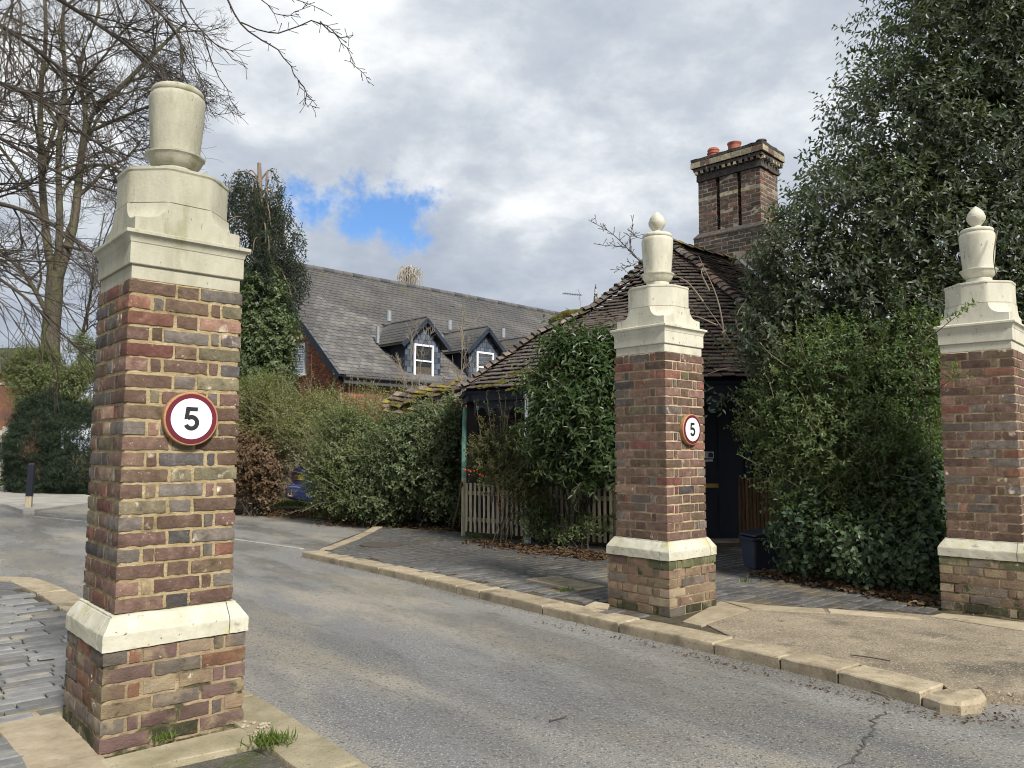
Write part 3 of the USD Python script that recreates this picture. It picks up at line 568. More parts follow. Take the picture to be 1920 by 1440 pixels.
ck = [gnd(x, y, 0.0) for x, y in ((1575, 1445), (1600, 1428), (1618, 1405), (1626, 1385), (1640, 1366), (1632, 1350), (1662, 1338))]
cr2 = np.array(densify([v_ for v_ in np.column_stack([ck, np.zeros(len(ck))])], 6)); rck = np.random.default_rng(8); cr2[:, :2] += rck.normal(0, 0.012, (len(cr2), 2)); wk = rck.uniform(0.0015, 0.009, len(cr2))
tk_ = np.gradient(cr2, axis=0); nk_ = np.stack([-tk_[:, 1], tk_[:, 0]], 1); nk_ /= np.linalg.norm(nk_, axis=1, keepdims=True)
Vc = np.vstack([np.column_stack([cr2[:, :2] - nk_ * wk[:, None], np.full(len(cr2), 0.004)]), np.column_stack([cr2[:, :2] + nk_ * wk[:, None], np.full(len(cr2), 0.004)])]); n_c = len(cr2)
solid('road_crack', (Vc, np.array([[i, i + 1, n_c + i + 1] for i in range(n_c - 1)] + [[i, n_c + i + 1, n_c + i] for i in range(n_c - 1)])), flat('crack_tar', (0.055, 0.053, 0.05), rough=0.8), 'ragged dark crack in the asphalt', 'road crack', kind='structure')

rgt = np.random.default_rng(17); gq = []
for _ in range(1500):
    x = rgt.uniform(-2.5, 4.0); y = rgt.uniform(3.2, 11.0)
    k_ = rgt.random()
    if k_ < 0.55:
        i_ = rgt.integers(0, len(kj) - 1); f_ = rgt.random(); q_ = kj[i_] * (1 - f_) + kj[i_ + 1] * f_ - kn[i_] * abs(rgt.normal(0, 0.06) + 0.03); x, y = q_
    if x + 0.80 * y > 6.1 + 0.0 and k_ >= 0.55: continue
    if x * 0.746 + (y) * 0.66 < 1.75: continue
    r_ = rgt.uniform(0.0025, 0.006); U_ = np.array([[1, 0, 0], [-1, 0, 0], [0, 1, 0], [0, -1, 0], [0, 0, 1], [0, 0, -1.0]]) * r_ * rgt.uniform(.7, 1.3, (6, 1))
    gq.append((U_ + [x, y, r_ * 0.4], np.array([[0, 2, 4], [2, 1, 4], [1, 3, 4], [3, 0, 4], [2, 0, 5], [1, 2, 5], [3, 1, 5], [0, 3, 5]])))
solid('grit', merge(gq), surf('grit_stone', [(0.4, (0.10, 0.095, 0.085)), (0.6, (0.34, 0.32, 0.28))], scale=30, rough=0.9, isl=(0.5, 1.5)), 'loose grit scattered on the road and gathered along the kerb', 'grit', kind='stuff')
# ------------------------------------------------------------------ lodge
def v3(*a): return np.array(a, float)
NAVY = flat('navy_paint', (0.010, 0.014, 0.026), rough=0.6, spec=0.3)
NAVY_OLD = surf('faded_navy_paint', [(0.3, (0.010, 0.015, 0.026)), (0.7, (0.024, 0.034, 0.052))], scale=7, rough=0.7, bump=((40, 0.003),))
TILE = {k: surf('roof_tile_' + k, [(0.25, tuple(np.array(c) * 0.6)), (0.5, c), (0.75, tuple(np.array(c) * 1.4))], scale=9, rough=0.92, spec=0.2,
                spots=sp, bump=((60, 0.006), (200, 0.003)), obj=(0.55, 1.45), isl=None) for k, c, sp in (
    ('brown', (0.118, 0.092, 0.077), ((26, 0.645, 0.69, (0.42, 0.40, 0.37)), (7, 0.6, 0.7, (0.04, 0.035, 0.03)))),
    ('red', (0.135, 0.090, 0.072), ((26, 0.655, 0.70, (0.42, 0.40, 0.37)), (7, 0.58, 0.68, (0.05, 0.04, 0.035)))),
    ('dark', (0.082, 0.070, 0.062), ((24, 0.63, 0.68, (0.40, 0.39, 0.37)), (9, 0.62, 0.7, (0.085, 0.075, 0.03)))),
    ('mossy', (0.095, 0.075, 0.048), ((4.5, 0.50, 0.58, (0.155, 0.125, 0.022)), (30, 0.68, 0.72, (0.36, 0.35, 0.30)))))}
TILE_FIELD = surf('roof_tile_field', [(0.25, (0.066, 0.054, 0.047)), (0.5, (0.118, 0.096, 0.082)), (0.75, (0.18, 0.146, 0.122))], scale=5, rough=0.92, spec=0.2, spots=((26, 0.67, 0.71, (0.40, 0.39, 0.37)), (4, 0.62, 0.7, (0.11, 0.095, 0.025))), bump=((60, 0.006),), isl=(0.6, 1.4))
MOSS = surf('moss', [(0.3, (0.045, 0.045, 0.014)), (0.5, (0.095, 0.08, 0.02)), (0.7, (0.15, 0.12, 0.03))], scale=12, rough=0.95, spec=0.1, bump=((40, 0.02), (130, 0.01)))
LEAD = flat('lead', (0.20, 0.215, 0.235), rough=0.5, spec=0.5, var=0.2)
WOOD_OLD = surf('weathered_wood', [(0.25, (0.20, 0.17, 0.115)), (0.5, (0.32, 0.275, 0.19)), (0.75, (0.43, 0.38, 0.28))], scale=6, stretch=(6, 6, 1), rough=0.85, spec=0.2, spots=((3, 0.58, 0.7, (0.12, 0.125, 0.05)),), bump=((60, 0.004),), obj=(0.75, 1.25))
WOOD_BROWN = surf('brown_pole_wood', [(0.25, (0.055, 0.032, 0.018)), (0.5, (0.105, 0.064, 0.034)), (0.75, (0.165, 0.105, 0.058))], scale=6, stretch=(6, 6, 1), rough=0.85, spec=0.2, bump=((60, 0.004),), obj=(0.75, 1.25))
GREEN_PAINT = surf('flaking_green_paint', [(0.3, (0.05, 0.14, 0.115)), (0.6, (0.085, 0.20, 0.165))], scale=10, rough=0.7, spots=((18, 0.58, 0.64, (0.24, 0.20, 0.14)),))
BRICK_PORCH_SHADE = surf('porch_shade_brick', [(0.3, (0.018, 0.014, 0.013)), (0.7, (0.034, 0.026, 0.024))], scale=8, rough=0.9, obj=(0.7, 1.3), isl=(0.8, 1.2))  # brick colour taken down near black to carry the shade under the porch roof
WHITE_PAINT = flat('white_paint', (0.72, 0.73, 0.74), rough=0.5, var=0.06)
BRASS = flat('brass', (0.42, 0.31, 0.09), rough=0.35, metallic=0.8)
TERRACOTTA = surf('terracotta', [(0.3, (0.22, 0.062, 0.042)), (0.7, (0.30, 0.098, 0.07))], scale=8, rough=0.75, spots=((8, 0.64, 0.74, (0.15, 0.06, 0.05)),))
POT_DARK = flat('dark_pot', (0.05, 0.05, 0.055), rough=0.6)
lodge = T('lodge', 'old tile roofed lodge with a dark porch behind the two far pillars', 'lodge', (2.6, 12.6, 0.07))
A, P_, Q, TP = v3(-0.78, 12.09, 2.348), v3(1.90, 10.08, 2.348), v3(4.09, 10.08, 2.348), v3(2.585, 12.65, 4.80)
A2 = v3(-0.93, 13.2, 2.348); rdir = v3(0.72, 0.694, 0)
E_, Q2, A3 = TP + rdir * 5.5, Q + rdir * 7.0, A2 + rdir * 7.5
rt = np.random.default_rng(31)
tiles = []
def bell(p):
    """How far the old roof has settled at a point (downwards, metres): hollow in the upper left."""
    p = np.asarray(p, float); h = (p[..., 2] - 2.348) / 2.452
    return -0.21 * np.sin(np.pi * np.clip((h - 0.36) / 0.64, 0, 1)) * np.clip((2.5 - p[..., 0]) / 0.8, 0, 1)
def sag(p):
    return (meshkit.fbm(np.asarray(p) * [1.1, 1.1, 1.1], 3, 9) - 0.5) * 0.11 + bell(p) * 0.73
def roof_face(p0, p1, top, out, g=0.090, w=0.172, th=0.017, lap=0.035, tilt=0.040, jit=1.0, kick=0.0):
    """Courses of tiles on the plane through the eave p0-p1; TOP: the outline of the face above the eave."""
    e = p1 - p0; Lg = np.linalg.norm(e); e /= Lg
    q = top[0] - p0; s = q - e * (q @ e); H = np.linalg.norm(s); s /= H
    n = np.cross(e, s); n = n if n[2] > 0 else -n
    to2 = lambda p: ((p - p0) @ e, (p - p0) @ s)
    pg = Polygon([to2(p) for p in [p0, p1] + list(top)]).buffer(0.05)
    import shapely
    shapely.prepare(pg)
    x0, y0, x1, y1 = pg.bounds
    for i, vv in enumerate(np.arange(-0.02, y1, g)):
        off = (i % 2) * w / 2 + rt.normal(0, 0.01)
        for u in np.arange(x0 - w + off, x1, w):
            c2 = (u + w / 2, vv + g / 2)
            if not pg.contains(Point(c2)): continue
            c = p0 + e * c2[0] + s * c2[1]
            l = g + lap
            cc = c + n * (sag(c) + tilt * 0.6 + rt.normal(0, 0.003 * jit)) + s * rt.normal(0, 0.004 * jit)
            ang = math.atan2(tilt, l) + rt.normal(0, 0.03 * jit); rollt = rt.normal(0, 0.03 * jit)
            s2 = s * math.cos(ang) - n * math.sin(ang); n2 = np.cross(e, s2); n2 = n2 if n2 @ n > 0 else -n2
            e2 = e * math.cos(rollt) + n2 * math.sin(rollt); n2 = n2 * math.cos(rollt) - e * math.sin(rollt)
            out.append((c, frame_box(cc, e2, s2, n2, w - 0.005, l, th * rt.uniform(0.9, 1.3))))
    return e, s, n
fr1, fr2, fl, frt = [], [], [], []
roof_face(A, P_, [TP], fr1); roof_face(P_, Q, [TP], fr2); roof_face(A2, A, [TP], fl); roof_face(Q, Q2, [E_, TP], frt)
deck = []
for tri in ((A, P_, TP), (P_, Q, TP), (A2, A, TP), (Q, Q2, E_), (Q, E_, TP), (A3, A2, TP), (A3, TP, E_)):
    t3 = np.array(tri); n = np.cross(t3[1] - t3[0], t3[2] - t3[0]); n /= np.linalg.norm(n); n = n if n[2] > 0 else -n
    lo = t3 - n * 0.10; hi = t3 - n * 0.055
    dk_ = (np.vstack([lo, hi]), np.array([[0, 2, 1], [3, 4, 5], [0, 1, 4], [0, 4, 3], [1, 2, 5], [1, 5, 4], [2, 0, 3], [2, 3, 5]]))
    if trimesh.Trimesh(*dk_, process=False).volume < 0: dk_ = (dk_[0], dk_[1][:, ::-1])
    dv, df = refine(mani(dk_), 0.35); dv[:, 2] += bell(dv) ; deck.append((dv, df))
roofp = lodge.part('roof', merge(deck), NAVY, world=True, label='roof boarding beneath the tiles')
allt = [(c, m, 'f2') for c, m in fr2] + [(c, m, 'f1') for c, m in fr1] + [(c, m, 'l') for c, m in fl] + [(c, m, 'r') for c, m in frt]
allt.sort(key=lambda q: np.hypot(q[0][0] - 0.2, q[0][1]))
vis = [q for q in allt if not (q[0][0] / q[0][1] > 0.345 and q[0][2] < 3.2)]
pick = {id(q) for q in vis[:300]}; rest = []
for q in allt:
    c = q[0]
    if id(q) in pick:
        k = rt.random(); z = c[2]; left = c[0] < 0.9
        look = 'mossy' if (left and z < 3.0 and k < 0.75) else ('red' if (c[0] > 1.7 and k < 0.42) else ('dark' if (left and k < 0.7) or k > 0.78 else 'brown'))
        lodge.part('tile', q[1], TILE[look], parent=roofp, world=True)
    else: rest.append(q)
lodge.part('tile_field', merge([q[1] for q in rest if q[0][0] > 0.9]), TILE_FIELD, parent=roofp, world=True, kind='stuff')
lodge.part('tile_field', merge([q[1] for q in rest if q[0][0] <= 0.9]), TILE['dark'], parent=roofp, world=True, kind='stuff')
def hip_tiles(p0, p1, name, step, r0, r1, ln, look, up=0.05, lift=0.045):
    L_ = np.linalg.norm(p1 - p0); d = (p1 - p0) / L_
    side = np.cross(d, [0, 0, 1.0]); side /= np.linalg.norm(side); nn = np.cross(side, d); nn = nn if nn[2] > 0 else -nn
    for i in range(int(L_ / step)):
        o = p0 + d * (i * step) + nn * (sag(p0 + d * i * step) + up + rt.normal(0, 0.008))
        rings = []
        for f, r, l in ((0, r0 * rt.uniform(0.9, 1.15), lift * rt.uniform(0.6, 1.3)), (0.5, (r0 + r1) / 2, lift / 2), (1, r1, 0)):
            c = o + d * ln * f + nn * l
            an = np.linspace(-1.25, 1.25, 7)
            outer = [c + side * math.sin(a) * r + nn * (math.cos(a) * r * 0.75 - r * 0.55) for a in an]
            inner = [c + side * math.sin(a) * (r - .014) + nn * (math.cos(a) * (r - .014) * 0.75 - r * 0.55) for a in an[::-1]]
            rings.append(outer + inner)
        m = loft(rings)
        if trimesh.Trimesh(*m, process=False).volume < 0: m = (m[0], m[1][:, ::-1])
        lk = look[rt.integers(len(look))]
        lodge.part(name, m, lk, parent=roofp, world=True, smooth=50)
dk = [TILE['dark'], TILE['dark'], TILE['brown']]
hip_tiles(A + v3(.05, -.02, 0), TP, 'bonnet_tile', 0.115, 0.135, 0.085, 0.2, dk)
hip_tiles(Q, TP, 'bonnet_tile', 0.115, 0.125, 0.085, 0.2, dk + [TILE['red']])
hip_tiles(P_, TP, 'bonnet_tile', 0.115, 0.075, 0.06, 0.18, dk, up=0.02, lift=0.02)
hip_tiles(A2, TP, 'bonnet_tile', 0.14, 0.10, 0.07, 0.2, [TILE['dark'], TILE['mossy']])
hip_tiles(TP - rdir * 0.12, E_, 'ridge_tile', 0.32, 0.15, 0.145, 0.33, [TILE['mossy'], TILE['brown'], TILE['mossy']], up=0.07, lift=0.012)
mr0, mr1 = v3(0.66, 12.95, 3.53), v3(1.13, 12.33, 3.60)
lodge.part('ridge_moss', warp(refine(mani(tube(np.linspace(mr0, mr1, 6), [0.07, 0.10, 0.11, 0.11, 0.10, 0.07], 10)), 0.04), 0.035, 9, 2), MOSS, parent=roofp, world=True, smooth=60, label='moss covered short ridge on the left hip')
for (px, py, Y, r, sd) in ((930, 702, 11.6, 0.10, 1), (958, 684, 11.55, 0.13, 2), (900, 716, 11.75, 0.09, 3), (985, 672, 11.45, 0.08, 5), (912, 706, 11.6, 0.07, 6), (946, 712, 11.3, 0.06, 7)):
    c = at(px, py, Y)
    # drop the clump onto the front slope
    e = (P_ - A) / np.linalg.norm(P_ - A); s = TP - A; s = s - e * (s @ e); s /= np.linalg.norm(s); n = np.cross(e, s)
    c = c - n * ((c - A) @ n) + n * 0.03
    ms = trimesh.creation.icosphere(3, 1.0); vv = np.array(ms.vertices) * [r * 1.5, r * 0.55, 0.020]
    vv = vv[:, :1] * e + vv[:, 1:2] * s + vv[:, 2:] * n + c
    lodge.part('moss', warp((vv, ms.faces), 0.035, 16, sd), MOSS, parent=roofp, world=True, smooth=70)
# fascia, soffit and scalloped valance
def board(p0, p1, z0, z1, th, inset, name, look, scallop=None):
    e = p1 - p0; e[2] = 0; L_ = np.linalg.norm(e); e = e / L_; nrm = np.array([-e[1], e[0], 0]); nrm = nrm if nrm[1] > 0 else -nrm
    sh = sbox(0, z0, L_, z1)
    if scallop:
        w = L_ / max(1, round(L_ / scallop)); r = w * 0.40
        for i in range(int(round(L_ / w))): sh = sh.difference(Point((i + .5) * w, z0).buffer(r, 10).union(sbox((i + .5) * w - r, z0 - 1, (i + .5) * w + r, z0)))
    g = [sh] if sh.geom_type == 'Polygon' else list(sh.geoms)
    m = trimesh.util.concatenate([trimesh.creation.extrude_polygon(k, th, engine='earcut') for k in g])
    v = np.array(m.vertices); o = np.array([p0[0], p0[1], 0]) + nrm * inset
    return lodge.part(name, (o + v[:, :1] * e + v[:, 1:2] * v3(0, 0, 1) + v[:, 2:] * nrm, m.faces), look, world=True)
for a, b in ((A2, A), (A, P_), (P_, Q), (Q, Q2)):
    board(a, b, 2.16, 2.315, 0.03, 0.10, 'fascia', NAVY)
for a, b in ((A, P_), (P_, Q)):
    board(a + (b - a) * 0.03, b - (b - a) * 0.03, 1.93, 2.157, 0.03, 0.18, 'valance', NAVY_OLD, scallop=0.33)
# porch posts
def post(px, Y, look, w=0.075, z1=2.2, label=None):
    c = at(px, 900, Y); m = block(w, w, z1, 1, 1, 6, r=0.006, rng=rt)
    return lodge.part('post', move(m, (c[0], c[1], z1 / 2 + 0.03), 0.6), look, world=True, label=label)
post(990, 11.42, WHITE_PAINT, label='pale grey porch post')
post(1190, 10.45, NAVY_OLD); post(1475, 10.35, NAVY_OLD)
# walls of the porch, brick by brick where the door wall shows
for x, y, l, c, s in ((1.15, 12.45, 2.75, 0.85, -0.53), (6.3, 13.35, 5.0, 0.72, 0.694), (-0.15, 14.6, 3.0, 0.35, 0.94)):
    lodge.part('wall', frame_box(v3(x, y, 1.25), (c, s, 0), (-s, c, 0), (0, 0, 1), l, 0.2, 2.5), BRICK_PORCH_SHADE, world=True)
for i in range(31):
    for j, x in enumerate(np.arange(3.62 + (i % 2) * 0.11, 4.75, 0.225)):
        lodge.part('brick', frame_box(v3(x, 11.80, 0.10 + i * 0.075), (1, 0, 0), (0, 1, 0), (0, 0, 1), 0.214, 0.1, 0.065), BRICK_PORCH_SHADE, world=True)
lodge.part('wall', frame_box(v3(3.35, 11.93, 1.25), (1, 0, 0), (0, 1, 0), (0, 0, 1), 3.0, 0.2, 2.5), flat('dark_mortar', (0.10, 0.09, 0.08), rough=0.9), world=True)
dr = lodge.part('door', merge([frame_box(v3(3.05, 11.80, 1.1), (1, 0, 0), (0, 1, 0), (0, 0, 1), 0.86, 0.045, 2.06)] + [frame_box(v3(3.05 + dx, 11.772, zc), (1, 0, 0), (0, 1, 0), (0, 0, 1), 0.30, 0.014, h) for dx in (-0.19, 0.19) for zc, h in ((0.48, 0.55), (1.55, 0.85))]), NAVY, world=True, label='dark navy front door')
for x, w, z, h in ((2.58, 0.08, 1.1, 2.1), (3.53, 0.08, 1.1, 2.1), (3.05, 1.03, 2.18, 0.08)):
    lodge.part('door_frame', frame_box(v3(x, 11.79, z), (1, 0, 0), (0, 1, 0), (0, 0, 1), w, 0.09, h), NAVY_OLD, world=True)
c = at(1335, 910.5, 11.75)
lodge.part('letterbox', merge([frame_box(c + v3(-0.03, 0, 0), (1, 0, 0), (0, 1, 0), (0, 0, 1), 0.26, 0.012, 0.068), frame_box(c + v3(-0.045, -0.009, 0), (1, 0, 0), (0, 1, 0), (0, 0, 1), 0.19, 0.012, 0.036)]), BRASS, parent=dr, world=True)
NOTICE = flat('notice_white', (0.55, 0.56, 0.60), rough=0.5, var=0.04); NOTICE_BLUE = flat('notice_blue', (0.02, 0.025, 0.10), rough=0.5)
c = at(1328, 853, 11.75)
lodge.part('notice', frame_box(c, (1, 0, 0), (0, 1, 0), (0, 0, 1), 0.17, 0.004, 0.105), NOTICE, parent=dr, world=True)
arch = sbox(-0.036, -0.035, 0.036, 0.005).union(Point(0, 0.002).buffer(0.036, 10))
am = trimesh.creation.extrude_polygon(arch, 0.002, engine='earcut'); av = np.array(am.vertices)
lodge.part('notice_emblem', (c + v3(0.035, -0.005, 0) + av[:, [0]] * v3(1, 0, 0) + av[:, [1]] * v3(0, 0, 1) + av[:, [2]] * v3(0, -1, 0), am.faces), NOTICE_BLUE, parent=dr, world=True)
lodge.part('notice', warp(frame_box(c + v3(-0.01, 0, -0.085), (1, 0, 0.06), (0, 1, 0), (0, 0, 1), 0.15, 0.004, 0.04, nl=6), 0.01, 20), NOTICE, parent=dr, world=True)
lodge.part('step', frame_box(v3(3.05, 11.55, 0.10), (1, 0, 0), (0, 1, 0), (0, 0, 1), 1.0, 0.3, 0.06, r=0.01), SLAB, world=True)

# chimney stack
ux, uy = v3(0.594, 0.80, 0), v3(-0.72, 0.694, 0)
ux = v3(0.694, 0.72, 0)
nc = v3(4.42, 13.49, 0)
def zy(y): return at(1448, y, 13.55)[2]
ch = lodge.part('chimney', frame_box(nc + ux * 0.46 + uy * 0.70 + v3(0, 0, (3.4 + zy(424)) / 2), ux, uy, (0, 0, 1), 0.60, 1.20, zy(424) - 3.4), BRICK_PORCH_SHADE, world=True, label='tall brick chimney stack with three linked shafts')
CMORTAR = flat('sooty_mortar', (0.27, 0.235, 0.19), rough=0.95, var=0.35)
CB = {'brown': brick_look('chimney_brown', (0.098, 0.069, 0.053)), 'plum': brick_look('chimney_plum', (0.082, 0.061, 0.053)), 'red': brick_look('chimney_red', (0.145, 0.078, 0.056)), 'sooty': brick_look('sooty_brick', (0.060, 0.052, 0.047), 0.66, 0.7), 'yellow': brick_look('yellow_stock', (0.26, 0.225, 0.155), 0.66, 0.72)}
def rect_course(cx, cy, w, d, z, h, kind, looks, dirt=0.0):
    for (L_, D_, ax, ay, sx, sy) in ((d, w, uy, ux, cy, cx - w / 2), (w, d, ux, uy, cx, cy - d / 2)):
        n = max(1, round(L_ / 0.222)); b = L_ / n
        xs = [(-L_ / 2 + i * b, -L_ / 2 + (i + 1) * b) for i in range(n)] if not kind else [(-L_ / 2, -L_ / 2 + b / 2)] + [(-L_ / 2 + b / 2 + i * b, -L_ / 2 + b / 2 + (i + 1) * b) for i in range(n - 1)] + [(L_ / 2 - b / 2, L_ / 2)]
        for p, q in xs:
            o = nc + ax * (sx + (p + q) / 2) + ay * (sy + 0.05 + rt.normal(0, 0.002)) + v3(0, 0, z + h / 2)
            yield frame_box(o, ax, ay, (0, 0, 1), q - p - 0.009, 0.1, h - 0.009, r=0.004, rng=rt), CB[looks[rt.integers(len(looks))]]
def stack(cx, cy, w, d, z0, z1, looks, k0=0, h=0.075, band=None):
    n = max(1, round((z1 - z0) / h)); h = (z1 - z0) / n
    lodge.part('mortar', frame_box(nc + ux * cx + uy * cy + v3(0, 0, (z0 + z1) / 2), ux, uy, (0, 0, 1), w - 0.010, d - 0.010, z1 - z0 - 0.002), CMORTAR, parent=ch, world=True)
    for i in range(n):
        lk = band[1] if band and i in band[0] else looks
        for m, l in rect_course(cx, cy, w, d, z0 + i * h, h, (i + k0) % 2, lk): lodge.part('brick', m, l, parent=ch, world=True)
mix = ['brown', 'plum', 'sooty', 'brown', 'red', 'plum', 'brown']; dark = ['sooty', 'sooty', 'plum', 'brown']
zs0, zs1 = zy(412), zy(309)
stack(0.46, 0.71, 0.88, 1.40, 4.55, zy(424), dark, h=0.075, band=((3, 4), ['yellow']))
lodge.part('weathering', loft([[nc + ux * x + uy * y + v3(0, 0, z) for x, y in ((0.02 + i, 0.01 + i), (0.90 - i, 0.01 + i), (0.90 - i, 1.41 - i), (0.02 + i, 1.41 - i))] for z, i in ((zy(424), 0.0), (zy(421), 0.0), (zs0, 0.07))]), CB['sooty'], parent=ch, world=True)
sw = 0.388
for k in range(3):
    cy = 0.085 + sw / 2 + k * (sw + 0.050)
    stack(0.46, cy, 0.70, sw - (0.02 if k == 1 else 0), zs0, zs1, mix, k0=k, band=((8,), ['yellow', 'yellow', 'brown']))
lodge.part('flue_core', frame_box(nc + ux * 0.47 + uy * 0.71 + v3(0, 0, (zs0 + zs1) / 2), ux, uy, (0, 0, 1), 0.46, 1.22, zs1 - zs0), CB['sooty'], parent=ch, world=True)
zc = [zy(y) for y in (309, 302, 296, 290, 283, 279, 271, 264)]
def slabc(i, z0, z1, look, nm='cornice_course'):
    c0 = 0.41 - 0.40 - i; c1 = 0.71 - 0.71 - i
    lodge.part(nm, frame_box(nc + ux * 0.46 + uy * 0.71 + v3(0, 0, (z0 + z1) / 2), ux, uy, (0, 0, 1), 0.76 + 2 * i, 1.32 + 2 * i, z1 - z0, r=0.006, nl=8, nd=14, rough=0.004, rng=rt), look, parent=ch, world=True)
slabc(0.0, zc[0], zc[2], CB['sooty'])
slabc(-0.01, zc[2], zc[3], CB['sooty'])
for a, b, L_, s0 in ((uy, ux, 1.36, 0), (ux, uy, 0.80, 1)):
    n = round(L_ / 0.115)
    for i in range(n):
        t0 = -L_ / 2 + (i + 0.5) * L_ / n
        o = nc + ux * 0.46 + uy * 0.71 + a * t0 - b * (0.40 if s0 == 0 else 0.68) + v3(0, 0, (zc[2] + zc[3]) / 2 + 0.004)
        lodge.part('dentil', frame_box(o, a, b, (0, 0, 1), 0.062, 0.09, zc[3] - zc[2] + 0.006, r=0.006, rng=rt), CB[['yellow', 'yellow', 'brown', 'sooty'][rt.integers(4)]], parent=ch, world=True)
slabc(0.045, zc[3] + 0.003, zc[4], CB['sooty'])
stack(0.46, 0.71, 0.76 + 0.15, 1.32 + 0.15, zc[4], zc[6], ['yellow', 'yellow', 'yellow', 'brown'], h=0.08)
lodge.part('cornice_core', frame_box(nc + ux * 0.46 + uy * 0.71 + v3(0, 0, (zc[4] + zc[6]) / 2), ux, uy, (0, 0, 1), 0.88, 1.42, zc[6] - zc[4] - .002), CB['sooty'], parent=ch, world=True)
slabc(0.07, zc[6] + 0.002, zc[7], CB['sooty'], 'chimney_top')
def pot(cy, prof, look, label=None):
    o = nc + ux * 0.46 + uy * cy + v3(0, 0, zc[7] - 0.01)
    lodge.part('chimney_pot', loft([[tuple(o + v3(*p)) for p in circ(r, z, 20)] for r, z in prof]), look, parent=ch, world=True, smooth=35, label=label)
pot(1.20, [(0.115, 0), (0.113, 0.12), (0.122, 0.125), (0.122, 0.14), (0.110, 0.145), (0.110, 0.185), (0.121, 0.19), (0.121, 0.205), (0.108, 0.21), (0.108, 0.245), (0.115, 0.25), (0.115, 0.262), (0.09, 0.30), (0.075, 0.30)], TERRACOTTA, 'ringed terracotta chimney pot')
pot(0.76, [(0.118, 0), (0.115, 0.22), (0.118, 0.245), (0.130, 0.26), (0.132, 0.285), (0.11, 0.29), (0.105, 0.20)], TERRACOTTA, 'plain terracotta chimney pot with a flared rim')
pot(0.22, [(0.10, 0), (0.10, 0.09), (0.075, 0.095), (0.075, 0.115), (0.10, 0.12), (0.10, 0.14), (0.075, 0.145), (0.075, 0.165), (0.10, 0.17), (0.09, 0.19)], POT_DARK, 'low dark louvred chimney pot')
# stepped lead flashing where the stack meets the right-hand slope
fl_ = []
for i in range(9):
    o = nc - uy * 0.004 + ux * (0.03 + i * 0.085); z = 4.42 - 0.0 - i * 0.085 + 0.0
    fl_.append(frame_box(o + v3(0, 0, 4.05 - i * 0.06), ux, uy, (0, 0, 1), 0.09, 0.012, 0.22))
lodge.part('flashing', merge(fl_), LEAD, world=True)
pp = [at(1382, 487, 13.42), at(1405, 507, 13.3), at(1425, 524, 13.2), at(1442, 541, 13.1)]
fv = []
for a, b in zip(pp[:-1], pp[1:]):
    d = (b - a); L_ = np.linalg.norm(d); d /= L_; n = np.cross(d, [0.5, -0.6, 0.6]); n /= np.linalg.norm(n)
    fv.append(frame_box((a + b) / 2 + v3(0, -.03, 0.03), d, n, np.cross(d, n), L_ + 0.02, 0.16, 0.012))
lodge.part('flashing', merge(fv), LEAD, world=True)

# lean-to with a mossy roof beyond the left end
lean = T('shed', 'low shed with a mossy tiled roof beyond the left end of the lodge', 'shed', (-1.7, 15.2, 0))
E1, E2, K2, K1 = at(722, 770, 15.5), at(872, 792, 14.2), at(862, 714, 15.0), at(742, 757, 15.9)
tl = []; roof_face(E1, E2, [K2, K1], tl, g=0.10, w=0.18, jit=1.6)
r_ = lean.part('roof', merge([frame_box((E1 + E2 + K2 + K1) / 4 + v3(0, .12, -.08), (E2 - E1) / np.linalg.norm(E2 - E1), (0, 1, 0), (0, 0, 1), 1.7, 0.5, 0.05)]), NAVY, world=True)
for c, m in tl[:290]: lean.part('tile', m, TILE['mossy' if rt.random() < 0.7 else 'brown'], parent=r_, world=True)
lean.part('wall', frame_box((E1 + E2) / 2 + v3(0.05, 0.35, -1.12), (E2 - E1) / np.linalg.norm(E2 - E1), np.cross([0, 0, 1], (E2 - E1) / np.linalg.norm(E2 - E1)), (0, 0, 1), 1.75, 0.3, 2.05), NAVY, world=True)
for px, py, Y, r, sd in ((745, 764, 15.35, .14, 1), (775, 758, 15.2, .18, 2), (800, 745, 15.1, .17, 3), (830, 735, 14.8, .15, 4), (765, 772, 15.1, .08, 5)):
    ms = trimesh.creation.icosphere(3, 1.0)
    lean.part('moss', warp((np.array(ms.vertices) * [r * 1.3, r * .7, 0.03] + at(px, py, Y) + v3(0, 0, 0.02), ms.faces), 0.05, 9, sd), MOSS, parent=r_, world=True, smooth=70)
# ------------------------------------------------------------------ long slate roofed house
SLATE = surf('slate', [(0.25, (0.056, 0.055, 0.056)), (0.5, (0.090, 0.087, 0.086)), (0.75, (0.138, 0.131, 0.123))], scale=1.4, rough=0.75, spec=0.35, spots=((2.5, 0.58, 0.7, (0.085, 0.08, 0.055)), (20, 0.69, 0.73, (0.26, 0.25, 0.22))), bump=((25, 0.006),), obj=(0.75, 1.25))
SLATE_FIELD = surf('slate_field', [(0.25, (0.056, 0.055, 0.056)), (0.5, (0.090, 0.087, 0.086)), (0.75, (0.138, 0.131, 0.123))], scale=0.7, rough=0.75, spec=0.35, spots=((0.8, 0.55, 0.68, (0.105, 0.095, 0.070)), (20, 0.69, 0.73, (0.26, 0.25, 0.22))), bump=((25, 0.006),), isl=(0.75, 1.25))
SLATE_BLUE = surf('hung_slate', [(0.3, (0.042, 0.054, 0.074)), (0.7, (0.075, 0.094, 0.125))], scale=5, rough=0.6, spec=0.4, obj=(0.65, 1.4))
SLATE_RIDGE = flat('ridge_grey', (0.085, 0.083, 0.085), rough=0.8)
HB = [brick_look('house_brick_' + k, c, 0.7, 0.72) for k, c in (('orange', (0.30, 0.11, 0.055)), ('red', (0.23, 0.08, 0.045)), ('brown', (0.17, 0.075, 0.05)))]
